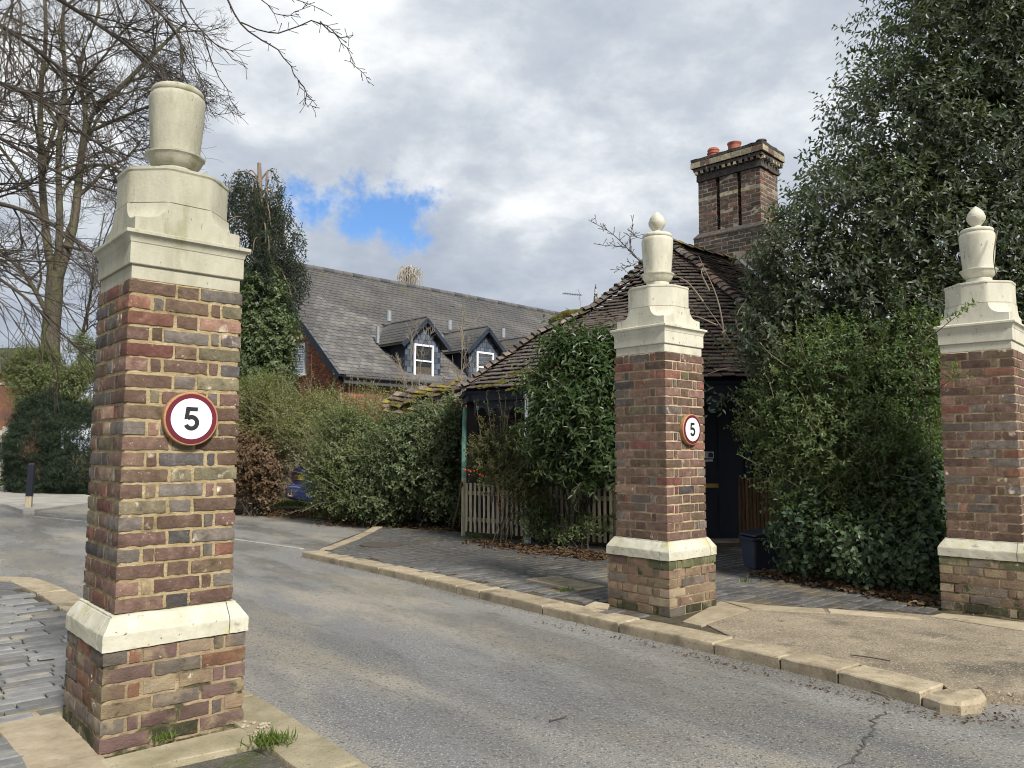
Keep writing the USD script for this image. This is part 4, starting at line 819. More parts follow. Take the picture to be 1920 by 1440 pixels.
HB_FIELD = brick_look('house_brick_field', (0.25, 0.09, 0.05), 0.7, 0.72, isl=(0.6, 1.3))
HMORTAR = flat('house_mortar', (0.24, 0.19, 0.14), rough=0.95)
GLASS = usdkit.material(stage, '/World/Looks/window_glass', {'t': ('transparent_bsdf', {'color': (0.75, 0.78, 0.8)}), 'g': ('glossy_bsdf', {'roughness': 0.02, 'color': (1, 1, 1)}), 'f': ('fresnel', {'IOR': 1.5}), 'm': ('mix_closure', {})}, [('f.fac', 'm.fac'), ('t.BSDF', 'm.closure1'), ('g.BSDF', 'm.closure2')], surface='m.closure')
ROOM = flat('unlit_room_dark', (0.035, 0.033, 0.03), rough=0.9)  # near-black colour stands in for the gloom of unlit rooms
BLIND = flat('tan_blind', (0.36, 0.25, 0.15), rough=0.9)
house = T('house', 'long brick house with a grey slate roof and small slate hung dormers', 'house', (-5.4, 25.0, 0.0))
r1 = v3(0.710, 0.704, 0); fo = v3(0.704, -0.710, 0)          # along the ridge, towards the street
C0 = v3(-5.4, 25.0, 3.87); WD, RISE, LEN = 5.74, 4.73, 32.0
AP = C0 - fo * WD + v3(0, 0, RISE); B0 = C0 - fo * 2 * WD
up = (AP - C0) / np.linalg.norm(AP - C0); nr = np.cross(r1, up); nr = nr if nr[2] > 0 else -nr
SLP = np.linalg.norm(AP - C0)
def hs(u, v, h=0.0): return C0 + r1 * u + up * v + nr * h
rh = np.random.default_rng(41)
DORM = [(3.44, 'left'), (6.41, 'middle'), (9.40, 'right')]
roofd = []
for s_ in (1, -1):
    a0 = C0 if s_ == 1 else B0
    quad = [a0 - r1 * 0.22, a0 + r1 * LEN, AP + r1 * LEN, AP - r1 * 0.22]
    n = v3(0, 0, -0.10)
    V = np.array(quad + [q + n for q in quad]); roofd.append((V, np.array([[0, 1, 2], [0, 2, 3], [4, 6, 5], [4, 7, 6], [0, 4, 5], [0, 5, 1], [1, 5, 6], [1, 6, 2], [2, 6, 7], [2, 7, 3], [3, 7, 4], [3, 4, 0]])))
rp = house.part('roof', merge(roofd), SLATE_RIDGE, world=True)
sl_, W_, G_ = [], 0.26, 0.215
for i, v in enumerate(np.arange(-0.05, SLP - 0.05, G_)):
    for u in np.arange(-0.24 + (i % 2) * W_ / 2, 24.0, W_):
        if any(abs(u + W_ / 2 - du) < 0.80 and v < 1.3 for du, _ in DORM): continue
        c = hs(u + W_ / 2, v + G_ / 2, 0.016 + rh.normal(0, 0.002)); l = G_ + 0.06
        a = math.atan2(0.016, l) + rh.normal(0, 0.008); s2 = up * math.cos(a) - nr * math.sin(a)
        sl_.append((c, frame_box(c, r1, s2, np.cross(r1, s2), W_ - 0.006, l, 0.008 * rh.uniform(0.8, 1.5))))
keep = sorted(range(len(sl_)), key=lambda k: np.linalg.norm(sl_[k][0][:2]) + (100 if sl_[k][0][0] / sl_[k][0][1] < -0.255 or sl_[k][0][2] < 3.95 else 0))
ks = set(keep[:300])
for k in keep[:300]: house.part('slate', sl_[k][1], SLATE, parent=rp, world=True)
house.part('slate_field', merge([sl_[k][1] for k in range(len(sl_)) if k not in ks]), SLATE_FIELD, parent=rp, world=True, kind='stuff')
for i in range(52):
    o = AP + r1 * (-0.2 + i * 0.46); house.part('ridge_tile', tube([o + v3(0, 0, 0.0), o + r1 * 0.45 + v3(0, 0, 0.0)], [0.13, 0.125], 10), SLATE_RIDGE if i % 3 else POT_DARK, parent=rp, world=True, smooth=40)
# barge board, fascia and gutter
bb = frame_box((C0 + AP) / 2 - r1 * 0.235 - v3(0, 0, 0.12), up, r1, np.cross(up, r1), SLP + 0.1, 0.035, 0.24)
house.part('barge_board', bb, NAVY_OLD, world=True)
house.part('fascia', frame_box(C0 + r1 * LEN / 2 + fo * 0.0 - v3(0, 0, 0.22), r1, fo, (0, 0, 1), LEN, 0.04, 0.2), POT_DARK, world=True)
house.part('gutter', tube([C0 + fo * 0.08 - v3(0, 0, 0.10), C0 + fo * 0.08 + r1 * LEN - v3(0, 0, 0.10)], 0.055, 10), POT_DARK, world=True, smooth=40)
# walls: mortar face with bricks laid on the parts that show
wl = [frame_box(C0 + r1 * LEN / 2 - fo * WD + v3(0, 0, -2.05), r1, fo, (0, 0, 1), LEN - 0.1, 2 * WD - 0.6, 3.6)]
gab = np.array([C0 - fo * 0.3 - v3(0, 0, .25), B0 + fo * 0.3 - v3(0, 0, .25), AP - v3(0, 0, 0.36)])
gv = np.vstack([gab + r1 * 0.05, gab + r1 * 0.4]); house.part('gable_wall', (gv, np.array([[0, 1, 2], [3, 5, 4], [0, 3, 4], [0, 4, 1], [1, 4, 5], [1, 5, 2], [2, 5, 3], [2, 3, 0]])), HMORTAR, world=True)
wp = house.part('wall', merge(wl), HMORTAR, world=True)
br = []
for i in range(80):
    z = 1.2 + i * 0.075
    for k in range(34):
        s = 0.36 + (i % 2) * 0.1125 + k * 0.225
        top = C0[2] + (s / WD) * RISE - 0.42
        if z > top or (2.35 < s < 3.55 and 3.95 < z < 5.15): continue
        c = C0 - fo * s; c = v3(c[0], c[1], z) + r1 * 0.045
        br.append((c, frame_box(c, fo, r1, (0, 0, 1), 0.214, 0.02, 0.065, r=0.003)))
    if z < C0[2] - 0.35:
        for k in range(40):
            c = C0 + r1 * (0.16 + (i % 2) * 0.1125 + k * 0.225) - fo * 0.302; c = v3(c[0], c[1], z)
            br.append((c, frame_box(c, r1, fo, (0, 0, 1), 0.214, 0.02, 0.065, r=0.003)))
def shows(c):
    q = c - v3(0, 0, CZ); px = 960 + F * q[0] / q[1]; py = 845 - F * q[2] / q[1]
    return (548 < px < 650 and 590 < py < 726) or (650 <= px < 745 and 710 < py < 745)
kk = [k for k in range(len(br)) if shows(br[k][0])][:300]; ks = set(kk)
for k in kk: house.part('brick', br[k][1], HB[rh.integers(3)], parent=wp, world=True)
house.part('brickwork', merge([br[k][1] for k in range(len(br)) if k not in ks]), HB_FIELD, parent=wp, world=True, kind='stuff')
def sash(parent, o, ax, out, w, h, glass_label=None):
    """White sash window: frame, meeting rail, two panes."""
    fw = 0.07
    bars = [frame_box(o + ax * s * (w / 2 - fw / 2), ax, out, (0, 0, 1), fw, 0.09, h) for s in (-1, 1)] + [frame_box(o + v3(0, 0, s * (h / 2 - fw / 2)), ax, out, (0, 0, 1), w - 2 * fw, 0.086, fw) for s in (-1, 1)] + [frame_box(o, ax, out, (0, 0, 1), w - 2 * fw, 0.07, 0.055), frame_box(o - v3(0, 0, h / 2 + 0.02) + out * 0.03, ax, out, (0, 0, 1), w + 0.08, 0.12, 0.04)]
    house.part('window_frame', merge(bars), WHITE_PAINT, parent=parent, world=True)
    for s in (-1, 1): house.part('pane', frame_box(o + v3(0, 0, s * (h / 4 - 0.01)) - out * 0.01, ax, out, (0, 0, 1), w - 2 * fw, 0.006, h / 2 - fw), GLASS, parent=parent, world=True)
c = C0 - fo * 2.95; sash(wp, v3(c[0], c[1], 4.55) + r1 * 0.02, fo, -r1, 1.0, 1.1)
house.part('room_lining', frame_box(v3(c[0], c[1], 4.55) + r1 * 0.049, fo, r1, (0, 0, 1), 0.95, 0.006, 1.05), ROOM, parent=wp, world=True)  # thin dark sheet behind the panes in place of an unlit room
for u, nm in DORM:
    b = C0 + r1 * u - fo * 0.30; wd, z0, ze, za = 1.62, 3.95, 5.25, 6.12
    zr = lambda d: C0[2] + d / WD * RISE
    dep = (za - C0[2]) / RISE * WD
    k = lambda s, d, z: v3(*(b + r1 * s - fo * d)[:2], z)
    h = wd / 2
    f1 = [k(-h, 0, z0), k(h, 0, z0), k(h, 0, ze), k(0, 0, za - 0.09), k(-h, 0, ze)]; f2 = [k(-h, 2.6, z0), k(h, 2.6, z0), k(h, 2.6, ze), k(0, 2.6, za - 0.09), k(-h, 2.6, ze)]
    V = np.array(f1 + f2); Fc = [[0, 1, 2], [0, 2, 4], [4, 2, 3], [5, 7, 6], [5, 9, 7], [9, 8, 7]]
    for i in range(5): j = (i + 1) % 5; Fc += [[i, i + 5, j + 5], [i, j + 5, j]]
    dp = house.part('dormer', (V, np.array(Fc)[:, ::-1] if trimesh.Trimesh(V, Fc, process=False).volume < 0 else np.array(Fc)), NAVY_OLD, world=True)
    for sgn in (-1, 1):                                           # little roof, two slopes
        e0, e1 = k(sgn * (h + 0.26), -0.24, ze - 0.12), k(0, -0.24, za); back = -fo * 2.6
        q = [e0, e1, e1 + back, e0 + back]; dn = v3(0, 0, -0.06)
        V = np.array([p + v3(0, 0, .02) for p in q] + [p + dn for p in q]); Fc = np.array([[0, 1, 2], [0, 2, 3], [4, 6, 5], [4, 7, 6], [0, 4, 5], [0, 5, 1], [1, 5, 6], [1, 6, 2], [2, 6, 7], [2, 7, 3], [3, 7, 4], [3, 4, 0]])
        house.part('dormer_roof', (V, Fc if sgn < 0 else Fc[:, ::-1]), SLATE_FIELD, parent=dp, world=True)
        d = (e1 - e0) / np.linalg.norm(e1 - e0)
        house.part('barge_board', frame_box((e0 + e1) / 2 + fo * 0.015 - v3(0, 0, 0.10), d, fo, np.cross(d, fo), np.linalg.norm(e1 - e0) + 0.04, 0.03, 0.15), NAVY_OLD, parent=dp, world=True)
        eb = e0 + back * 0.5 ; sl = []
        dd = -fo
        for i in range(6):
            for j in range(9):
                c = e0 + d * (0.09 + i * 0.19) + dd * (0.14 + (i % 2) * 0.13 + j * 0.26) + v3(0, 0, 0.035)
                nn = np.cross(d, dd); nn = nn if nn[2] > 0 else -nn
                sl.append(frame_box(c, dd, d * 0.995 - nn * 0.06, nn, 0.252, 0.22, 0.008))
        house.part('slates', merge(sl), SLATE_FIELD, parent=dp, world=True, kind='stuff')
    for i in range(10):                                          # hung slates on the front
        z = z0 + 0.08 + i * 0.2
        for s in np.arange(-h + 0.09 + (i % 2) * 0.1, h, 0.2):
            lim = h - 0.05 if z < ze else h * (za - z - 0.1) / (za - ze)
            if abs(s) > lim or (abs(s) < 0.44 and z < z0 + 1.22): continue
            house.part('hung_slate', frame_box(k(s, -0.012, z), r1, fo, (0, 0, 1), 0.184, 0.014, 0.192), SLATE_BLUE, parent=dp, world=True)
    o = k(0, -0.035, z0 + 0.62); sash(dp, o, r1, fo, 0.88, 1.18)
    house.part('room_lining', frame_box(o - fo * 0.028, r1, fo, (0, 0, 1), 0.74, 0.004, 1.04), ROOM, parent=dp, world=True)  # dark sheet close behind the glass, painted as the dormer's unlit interior
    house.part('blind', frame_box(o - fo * 0.018 + v3(0.0, 0, -0.36), r1, fo, (0, 0, 1), 0.72, 0.004, 0.30), BLIND, parent=dp, world=True)
    house.part('ridge_cap', tube([k(0, -0.26, za + 0.01), k(0, 1.9, za + 0.01)], 0.06, 8), SLATE_RIDGE, parent=dp, world=True)
    house.part('flashing', frame_box(k(-h - 0.28, 1.25, ze + 0.28), fo, r1, (0, 0, 1), 0.10, 0.10, 0.62), LEAD, parent=dp, world=True)
    house.part('flue', tube([k(-0.1, 1.95, za + 0.1), k(-0.1, 1.95, za + 0.5)], 0.09, 10), LEAD, parent=dp, world=True)
o = at(1117, 567, 43.0)
def fin(p): return [(o[0] + x, o[1] + y, o[2] + z) for x, y, z in p]
PATCH = surf('spotted_spire', [(0.50, (0.02, 0.02, 0.025)), (0.56, (0.42, 0.40, 0.37))], scale=9, rough=0.7)
house.part('roof_spire', loft([fin(circ(r, z, 8)) for r, z in ((0.07, -1.2), (0.07, -0.06), (0.12, -0.03), (0.13, 0.05), (0.085, 0.55), (0.03, 0.95), (0.006, 1.12))]), PATCH, world=True, label='tall pointed black and white spire on the roof')
o = at(1090.5, 586, 42.2); top = at(1087, 553, 42.2)
aer = T('aerial', 'television aerial on a thin mast above the far roof', 'aerial', tuple(o - v3(0, 0, 0.4)))
ALU = flat('aluminium', (0.30, 0.31, 0.33), rough=0.4, metallic=0.5)
aer.part('mast', tube([o - v3(0, 0, .4), top], 0.022, 6), ALU, world=True)
bm0, bm1 = at(1091, 553.5, 42.2), at(1056, 550, 42.5)
aer.part('boom', tube([bm0, bm1], 0.018, 5), POT_DARK, world=True)
for i in range(11):
    c = bm0 + (bm1 - bm0) * (0.1 + 0.09 * i); aer.part('element', tube([c + v3(0.05, -0.13, 0.03), c - v3(0.05, -0.13, 0.03)], 0.013, 4), POT_DARK, world=True)
aer.part('reflector', tube([top + v3(-.10, 0, .30), top + v3(.05, 0, -.02), top + v3(-.06, 0, -.25)], 0.015, 4), ALU, world=True)

# house far left, seen past the hedge
far = T('house', 'red brick house glimpsed beyond the clipped yew hedge', 'house', (-27, 38, 0))
c = at(-40, 745, 38)
fw_ = far.part('wall', frame_box(v3(c[0] - 2.0, c[1] + 2, 2.6), (1, 0, 0), (0, 1, 0), (0, 0, 1), 7.6, 4, 5.3), surf('far_brick', [(0.3, (0.17, 0.085, 0.055)), (0.7, (0.25, 0.12, 0.075))], scale=3, rough=0.9, spots=((1.2, 0.56, 0.7, (0.14, 0.08, 0.06)),), bump=((40, 0.01),)), world=True)
far.part('roof', loft([[(c[0] - 6.2, c[1] - .4, 5.25), (c[0] + 2.1, c[1] - .4, 5.25), (c[0] + 2.1, c[1] + 4.4, 5.25), (c[0] - 6.2, c[1] + 4.4, 5.25)], [(c[0] - 6.2, c[1] + 1.9, 6.6), (c[0] + 2.1, c[1] + 1.9, 6.6), (c[0] + 2.1, c[1] + 2.1, 6.6), (c[0] - 6.2, c[1] + 2.1, 6.6)]]), SLATE_FIELD, world=True)
far.part('string_course', frame_box(v3(c[0] - 2.0, c[1] - 0.02, 4.6), (1, 0, 0), (0, 1, 0), (0, 0, 1), 7.6, 0.06, 0.1), WHITE_PAINT, world=True)
far.part('garage_door', frame_box(v3(c[0] + 0.2, c[1] - 0.03, 1.15), (1, 0, 0), (0, 1, 0), (0, 0, 1), 2.6, 0.06, 2.3), WHITE_PAINT, world=True)
# ------------------------------------------------------------------ timber fence, palisade, bollard, bin, gate
fence = T('picket_fence', 'low weathered picket fence below the porch of the lodge', 'fence', (0.3, 11.8, 0.07))
fa, fb = v3(*gnd(869, 1004), 0), v3(*gnd(1150, 1028), 0)
fe = (fb - fa) / np.linalg.norm(fb - fa); fn = v3(fe[1], -fe[0], 0); FL = np.linalg.norm(fb - fa)
rf = np.random.default_rng(51)
n = 30
for i in range(n):
    x = FL * (i + 0.6) / n; w = rf.uniform(0.048, 0.06); h = rf.uniform(0.74, 0.80); ti = rf.normal(0, 0.012)
    o = fa + fe * x + v3(0, 0, 0.135 + h / 2)
    fence.part('picket', frame_box(o, fe + v3(0, 0, ti), fn, v3(-fe[0] * ti, -fe[1] * ti, 1), w, 0.018, h, nh=4, r=0.004, rng=rf, rough=0.0015), WOOD_OLD, world=True)
for z in (0.33, 0.74): fence.part('rail', frame_box((fa + fb) / 2 - fn * 0.03 + v3(0, 0, z), fe, fn, (0, 0, 1), FL, 0.035, 0.07, r=0.004, nl=12, rough=0.002, rng=rf), WOOD_OLD, world=True)
for x in (1.15, FL): fence.part('fence_post', frame_box(fa + fe * x - fn * 0.07 + v3(0, 0, 0.5), fe, fn, (0, 0, 1), 0.075, 0.075, 0.9, r=0.006, rng=rf), WOOD_OLD, world=True)
pp = T('post', 'slim porch post with flaking green paint above bare wood, ending the picket fence', 'post', (*fa[:2], 0.07))
zt = at(868, 765, fa[1])[2]; zm = at(868, 896, fa[1])[2]
pp.part('bare_shaft', tube([fa + v3(0, 0, 0.03), fa + v3(0.004, 0, 0.5), fa + v3(0, 0, zm)], [0.040, 0.038, 0.037], 8), WOOD_OLD, world=True, smooth=40)
pp.part('painted_shaft', tube([fa + v3(0, 0, zm), fa + v3(-0.005, 0, 1.5), fa + v3(0.012, 0, zt)], [0.038, 0.036, 0.036], 8), GREEN_PAINT, world=True, smooth=40)
s0, s1 = gnd(849, 990), at(866, 905, 12.3)
solid('stick', tube(densify([v3(*s0, 0.07), (v3(*s0, 0.07) + s1) / 2 + v3(0.02, 0, 0), s1], 5), 0.022, 7), WOOD_BROWN, 'brown stick leaning beside the green post', 'stick', smooth=40)
pal = T('palisade', 'short brown half round pole screen beside the dark door', 'screen', (3.45, 10.9, 0.07))
pa, pb = at(1384, 897, 11.25), at(1462, 897, 10.75)
pd = (pb - pa); pd[2] = 0; PL = np.linalg.norm(pd); pd /= PL; pn = v3(pd[1], -pd[0], 0)
for i in range(11):
    o = pa + pd * (i + 0.5) * PL / 11; h = 0.93 + rf.normal(0, 0.008)
    ring = lambda z, s=1.0: [tuple(o + pd * 0.028 * s * math.cos(a) + pn * 0.03 * s * max(0, math.sin(a)) + v3(0, 0, z - o[2] + 0.09)) for a in np.linspace(0, math.pi, 7)] + [tuple(o + pd * x * s - pn * .006 + v3(0, 0, z - o[2] + 0.09)) for x in (-0.028, 0.028)]
    m = loft([ring(0), ring(h), ring(h + 0.015, 0.7)]); m = m if trimesh.Trimesh(*m, process=False).volume > 0 else (m[0], m[1][:, ::-1])
    pal.part('pole', m, WOOD_BROWN, world=True, smooth=45)
for z in (0.3, 0.8): pal.part('rail', frame_box((pa + pb) / 2 * v3(1, 1, 0) - pn * 0.03 + v3(0, 0, z), pd, pn, (0, 0, 1), PL, 0.03, 0.06), WOOD_BROWN, world=True)
BIN = flat('navy_plastic', (0.012, 0.016, 0.028), rough=0.45, spec=0.5, var=0.25)
bc = gnd(1432, 1064)
bn = T('recycling_box', 'dark navy plastic recycling box with a rope handle, lid ajar, by the ivy', 'recycling box', (bc[0], bc[1], 0.078), 0.18)
def rr(w, d, r, z, n=5): 
    o = []
    for cx, cy, a0 in ((w / 2 - r, d / 2 - r, 0), (-w / 2 + r, d / 2 - r, 90), (-w / 2 + r, -d / 2 + r, 180), (w / 2 - r, -d / 2 + r, 270)):
        o += [(cx + r * math.cos(math.radians(a0 + 90 * i / n)), cy + r * math.sin(math.radians(a0 + 90 * i / n)), z) for i in range(n + 1)]
    return o
bn.part('tub', loft([rr(.36, .28, .03, 0), rr(.37, .29, .035, .012), rr(.42, .34, .04, .31), rr(.45, .37, .045, .315), rr(.46, .38, .045, .345), rr(.44, .36, .045, .35), rr(.41, .33, .04, .345), rr(.36, .28, .03, .03)]), BIN, smooth=35)
bn.part('handle', tube(densify([(-.09, -.182, .315), (-.088, -.20, .27), (0, -.208, .262), (.088, -.20, .27), (.09, -.182, .315)], 5), 0.007, 6), BIN, smooth=40)
lid = loft([rr(.46, .38, .045, 0), rr(.46, .38, .045, .02), rr(.42, .34, .05, .03)])
lv = lid[0]; ca, sa = math.cos(0.12), math.sin(0.12)
bn.part('lid', (np.stack([lv[:, 0] * ca + lv[:, 2] * sa + 0.05, lv[:, 1] + 0.05, -lv[:, 0] * -sa + lv[:, 2] * ca + 0.385], 1), lid[1]), BIN, smooth=35)
bp = gnd(53, 953, 0.02)
bo = T('bollard', 'leaning navy painted wooden bollard at the kerb before the yew hedge', 'bollard', (bp[0], bp[1], 0.0))
BOLL = flat('navy_bollard', (0.004, 0.005, 0.012), rough=0.5)
bo.part('painted_shaft', move(loft([[(x + 0.028 * z, y, z) for x, y, _ in sq(s, 0, 0.01)] for s, z in ((0.138, 0.30), (0.138, 1.05), (0.12, 1.07))]), (0, 0, 0), 0.3), BOLL)
bo.part('bare_base', move(loft([[(x + 0.028 * z, y, z) for x, y, _ in sq(0.134, 0, 0.01)] for z in (-0.05, 0.30)]), (0, 0, 0), 0.3), WOOD_OLD)
gp = gnd(6, 898, 0.03)
gt = T('gate', 'pale wooden gate and post with a blue latch in front of the far brick house', 'gate', (gp[0], gp[1], 0.0))
PALE_WOOD = flat('pale_gate_wood', (0.42, 0.39, 0.33), rough=0.8)
gt.part('gate_post', move(block(0.22, 0.22, 2.5, r=0.01), (0, 0, 1.25)), PALE_WOOD)
gt.part('gate_post', move(block(0.12, 0.12, 2.35, r=0.01), (0.42, 0.2, 1.17)), PALE_WOOD)
for i in range(6): gt.part('gate_board', move(block(0.14, 0.03, 2.2, r=0.004), (-0.2 - 0.15 * i, 0.02, 1.2)), PALE_WOOD)
gt.part('rail', move(block(1.0, 0.06, 0.1, r=0.004), (-0.55, 0.06, 1.9)), PALE_WOOD)
gt.part('latch', merge([move(block(0.42, 0.08, 0.12, r=0.01), (-0.02, -0.13, 1.05)), move(block(0.12, 0.1, 0.26, r=0.01), (0.12, -0.13, 1.05))]), flat('latch_blue', (0.015, 0.03, 0.25), rough=0.4))

# pavement in front of the yew hedge
fp = T('pavement', 'pale concrete pavement in front of the yew hedge', 'pavement', (0, 0, 0), kind='structure')
fpp = [gnd(-60, 946, .06), gnd(-2, 945, .06), gnd(15, 947, .06), gnd(45, 959, .04), gnd(162, 944, .04), gnd(200, 940, .04), gnd(170, 928, .06), gnd(70, 915, .06), gnd(40, 916, .06), gnd(-60, 916, .06)]
fp.part('surface', trimesh.creation.extrude_polygon(Polygon(fpp).buffer(0), 0.15).apply_translation((0, 0, -0.10)), CONCRETE)
fk = [gnd(-60, 947, .06), gnd(0, 946, .06), gnd(14, 948, .06), gnd(45, 960, .04)]
for a, b in zip(fk[:-1], fk[1:]):
    u = (b - a) / np.linalg.norm(b - a); n_ = np.array([-u[1], u[0]])
    fp.part('kerb_stone', prism([a + u * .01 - n_ * .02, b - u * .01 - n_ * .02, b - u * .01 + n_ * .2, a + u * .01 + n_ * .2], -0.1, 0.085, bev=0.015), CONCRETE, smooth=40)
solid('lawn', poly_sheet([gnd(-80, 913, 0), gnd(60, 907, 0), gnd(30, 897, 0), gnd(-80, 893, 0)], 0.03), GRASSY, 'strip of grass beside the gate and yew hedge', 'lawn', kind='structure')
fp.part('edging_stone', frame_box(v3(*((gnd(0, 914) + gnd(58, 903)) / 2), 0.05), v3(*(gnd(58, 903) - gnd(0, 914)), 0) / np.linalg.norm(gnd(58, 903) - gnd(0, 914)), (0, 1, 0), (0, 0, 1), np.linalg.norm(gnd(58, 903) - gnd(0, 914)), 0.5, 0.12), CONCRETE, world=True)
lines = T('drain_channel', 'thin pale channel crossing the road behind the nearest pillar', 'channel', (0, 0, 0), kind='structure')
for a, b in ((gnd(64, 969, 0), gnd(300, 992, 0)), (gnd(300, 992, 0), gnd(566, 1030, 0))):
    u = (b - a) / np.linalg.norm(b - a); n_ = np.array([-u[1], u[0]]) * 0.035
    lines.part('channel_strip', prism([a - n_, b - n_, b + n_, a + n_], -0.02, 0.012, bev=0.003), CONCRETE)
mh = gnd(715, 1022)
solid('manhole_cover', [loft([[(mh[0] + 0.30 * math.cos(q), mh[1] + 0.30 * math.sin(q), z) for q in np.linspace(0, 2 * math.pi, 28)[:-1]] for z in (0.05, 0.088)])][0], flat('rusty_iron', (0.05, 0.04, 0.032), rough=0.8, bump=((60, 0.006),)), 'round rusty manhole cover set in the dark setts', 'manhole cover', smooth=30)

# ------------------------------------------------------------------ car behind the hedge
CAR = flat('metallic_blue', (0.030, 0.060, 0.26), rough=0.30, spec=0.6, var=0.1, coat=0.5)
CAR_DARK = flat('black_trim', (0.015, 0.015, 0.017), rough=0.5); TAIL = flat('tail_red', (0.30, 0.012, 0.012), rough=0.25); PLATE = flat('plate_yellow', (0.68, 0.46, 0.045), rough=0.4)
ca0 = at(541, 905, 17.8)
car = T('car', 'blue hatchback parked nose away behind the hedge, rear bumper showing', 'car', (ca0[0], ca0[1], 0.0), math.atan2(-0.80, 0.60))
prof = [(0.06, 0.28), (0.0, 0.36), (-0.04, 0.52), (-0.02, 0.62), (0.03, 0.66), (0.05, 0.95), (0.12, 1.02), (0.38, 1.40), (0.65, 1.47), (1.6, 1.48), (2.05, 1.40), (2.75, 0.98), (3.65, 0.84), (3.85, 0.66), (3.88, 0.40), (3.75, 0.26)]
cr_ = []
for x, s, dz in ((0.0, 0.90, 0.0), (0.05, 0.97, 0.0), (0.18, 1.0, 0.0), (0.84, 1.0, 0.01), (1.50, 1.0, 0.0), (1.63, 0.97, 0), (1.68, 0.90, 0)):
    cr_.append([(x + (0.84 - x) * max(0, (z - 0.95)) * 0.30, 1.92 + (y - 1.92) * s, z) for y, z in prof[::-1]])
m = loft(cr_); m = m if trimesh.Trimesh(*m, process=False).volume > 0 else (m[0], m[1][:, ::-1])
car.part('body', m, CAR, smooth=28)
bmp = [(0.02, 0.30), (-0.09, 0.36), (-0.11, 0.50), (-0.10, 0.58), (-0.05, 0.625), (0.1, 0.63), (0.1, 0.30)]
m = loft([[(x, y * s + d_, z) for y, z in bmp] for x, s, d_ in ((-0.02, 0.5, 0.12), (0.06, 1, 0.0), (0.4, 1, -0.03), (1.28, 1, -0.03), (1.62, 1, 0), (1.70, .5, .12))]); m = m if trimesh.Trimesh(*m, process=False).volume > 0 else (m[0], m[1][:, ::-1])
car.part('bumper', m, CAR, smooth=35)
car.part('rear_window', frame_box(v3(0.84, 0.215, 1.21), (1, 0, 0), (0, 0.83, -0.56), (0, 0.56, 0.83), 1.25, 0.02, 0.40), CAR_DARK)
pl = car.part('number_plate', frame_box(v3(0.60, 0.012, 0.80), (1, 0, 0), (0, 1, 0.05), (0, 0, 1), 0.52, 0.012, 0.115), PLATE)
car.part('plate_recess', frame_box(v3(0.60, 0.022, 0.80), (1, 0, 0), (0, 1, 0.05), (0, 0, 1), 0.60, 0.012, 0.16), CAR_DARK)
tm = meshkit.text_mesh('EX5', 0.078, depth=0.002, bold=True); tv = np.array(tm.vertices)
car.part('plate_lettering', (np.stack([0.37 + tv[:, 0] * 0.9, 0.004 - tv[:, 2], 0.762 + tv[:, 1]], 1), tm.faces), CAR_DARK, parent=pl)
car.part('trim_strip', frame_box(v3(0.6, -0.105, 0.60), (1, 0, 0), (0, 1, 0), (0, 0, 1), 0.7, 0.02, 0.02), WHITE_PAINT)
for x in (0.09, 1.59):
    car.part('tail_light', frame_box(v3(x, 0.06, 0.82), (1, 0, 0), (0, 1, 0.05), (0, 0, 1), 0.15, 0.06, 0.32, r=0.02), TAIL)
for x in (0.16, 1.52):
    for y in (0.72, 3.12):
        tw = lambda r0, r1, w_: loft([[(x - w_ / 2 + q * w_, y + r * math.cos(a), 0.29 + r * math.sin(a)) for a in np.linspace(0, 2 * math.pi, 25)[:-1]] for q, r in ((0, r0), (0.15, r1), (0.85, r1), (1, r0))])
        m = tw(0.27, 0.29, 0.18); m = m if trimesh.Trimesh(*m, process=False).volume > 0 else (m[0], m[1][:, ::-1])
        wl_ = car.part('wheel', m, CAR_DARK, smooth=35)
        m = tw(0.17, 0.18, 0.185); m = m if trimesh.Trimesh(*m, process=False).volume > 0 else (m[0], m[1][:, ::-1])
        car.part('rim', m, ALU, parent=wl_, smooth=35)
car.part('tow_bar', merge([frame_box(v3(0.52, -0.13, 0.46), (1, 0, 0), (0, 1, 0), (0, 0, 1), 0.10, 0.03, 0.17), tube([(0.52, -0.13, .40), (0.52, -0.2, .40), (0.52, -0.2, .46)], 0.022, 6)]), flat('tow_bracket', (0.26, 0.21, 0.16), rough=0.6))
# ------------------------------------------------------------------ vegetation helpers
def unit(v): return v / (np.linalg.norm(v, axis=-1, keepdims=True) + 1e-12)
def leaf_mesh(B, D, N, L, Wd, rng, four=True, fold=0.18, droop=0.15):
    """Leaves: base B, direction D, upper side N. Folded along the midrib, tip bent down. 4 (or 2) triangles each."""
    n = len(B); L = np.broadcast_to(L, (n,))[:, None] * rng.uniform(0.7, 1.25, (n, 1)); Wd = np.broadcast_to(Wd, (n,))[:, None] * rng.uniform(0.75, 1.2, (n, 1))
    D = unit(D); S = unit(np.cross(D, N)); N = np.cross(S, D)
    tip = B + D * L - N * L * droop
    if four:
        a, b = 0.30, 0.68
        V = np.stack([B, B + D * L * a + S * Wd * .5 + N * Wd * fold, B + D * L * b + S * Wd * .42 + N * (Wd * fold * .8 - L * droop * .4), tip,
                      B + D * L * b - S * Wd * .42 + N * (Wd * fold * .8 - L * droop * .4), B + D * L * a - S * Wd * .5 + N * Wd * fold], 1).reshape(-1, 3)
        T_ = np.array([[0, 1, 2], [0, 2, 3], [0, 3, 4], [0, 4, 5]]); k = 6
    else:
        V = np.stack([B, B + D * L * .45 + S * Wd * .5 + N * Wd * fold, tip, B + D * L * .45 - S * Wd * .5 + N * Wd * fold], 1).reshape(-1, 3)
        T_ = np.array([[0, 1, 2], [0, 2, 3]]); k = 4
    return V, (np.arange(n)[:, None, None] * k + T_).reshape(-1, 3)
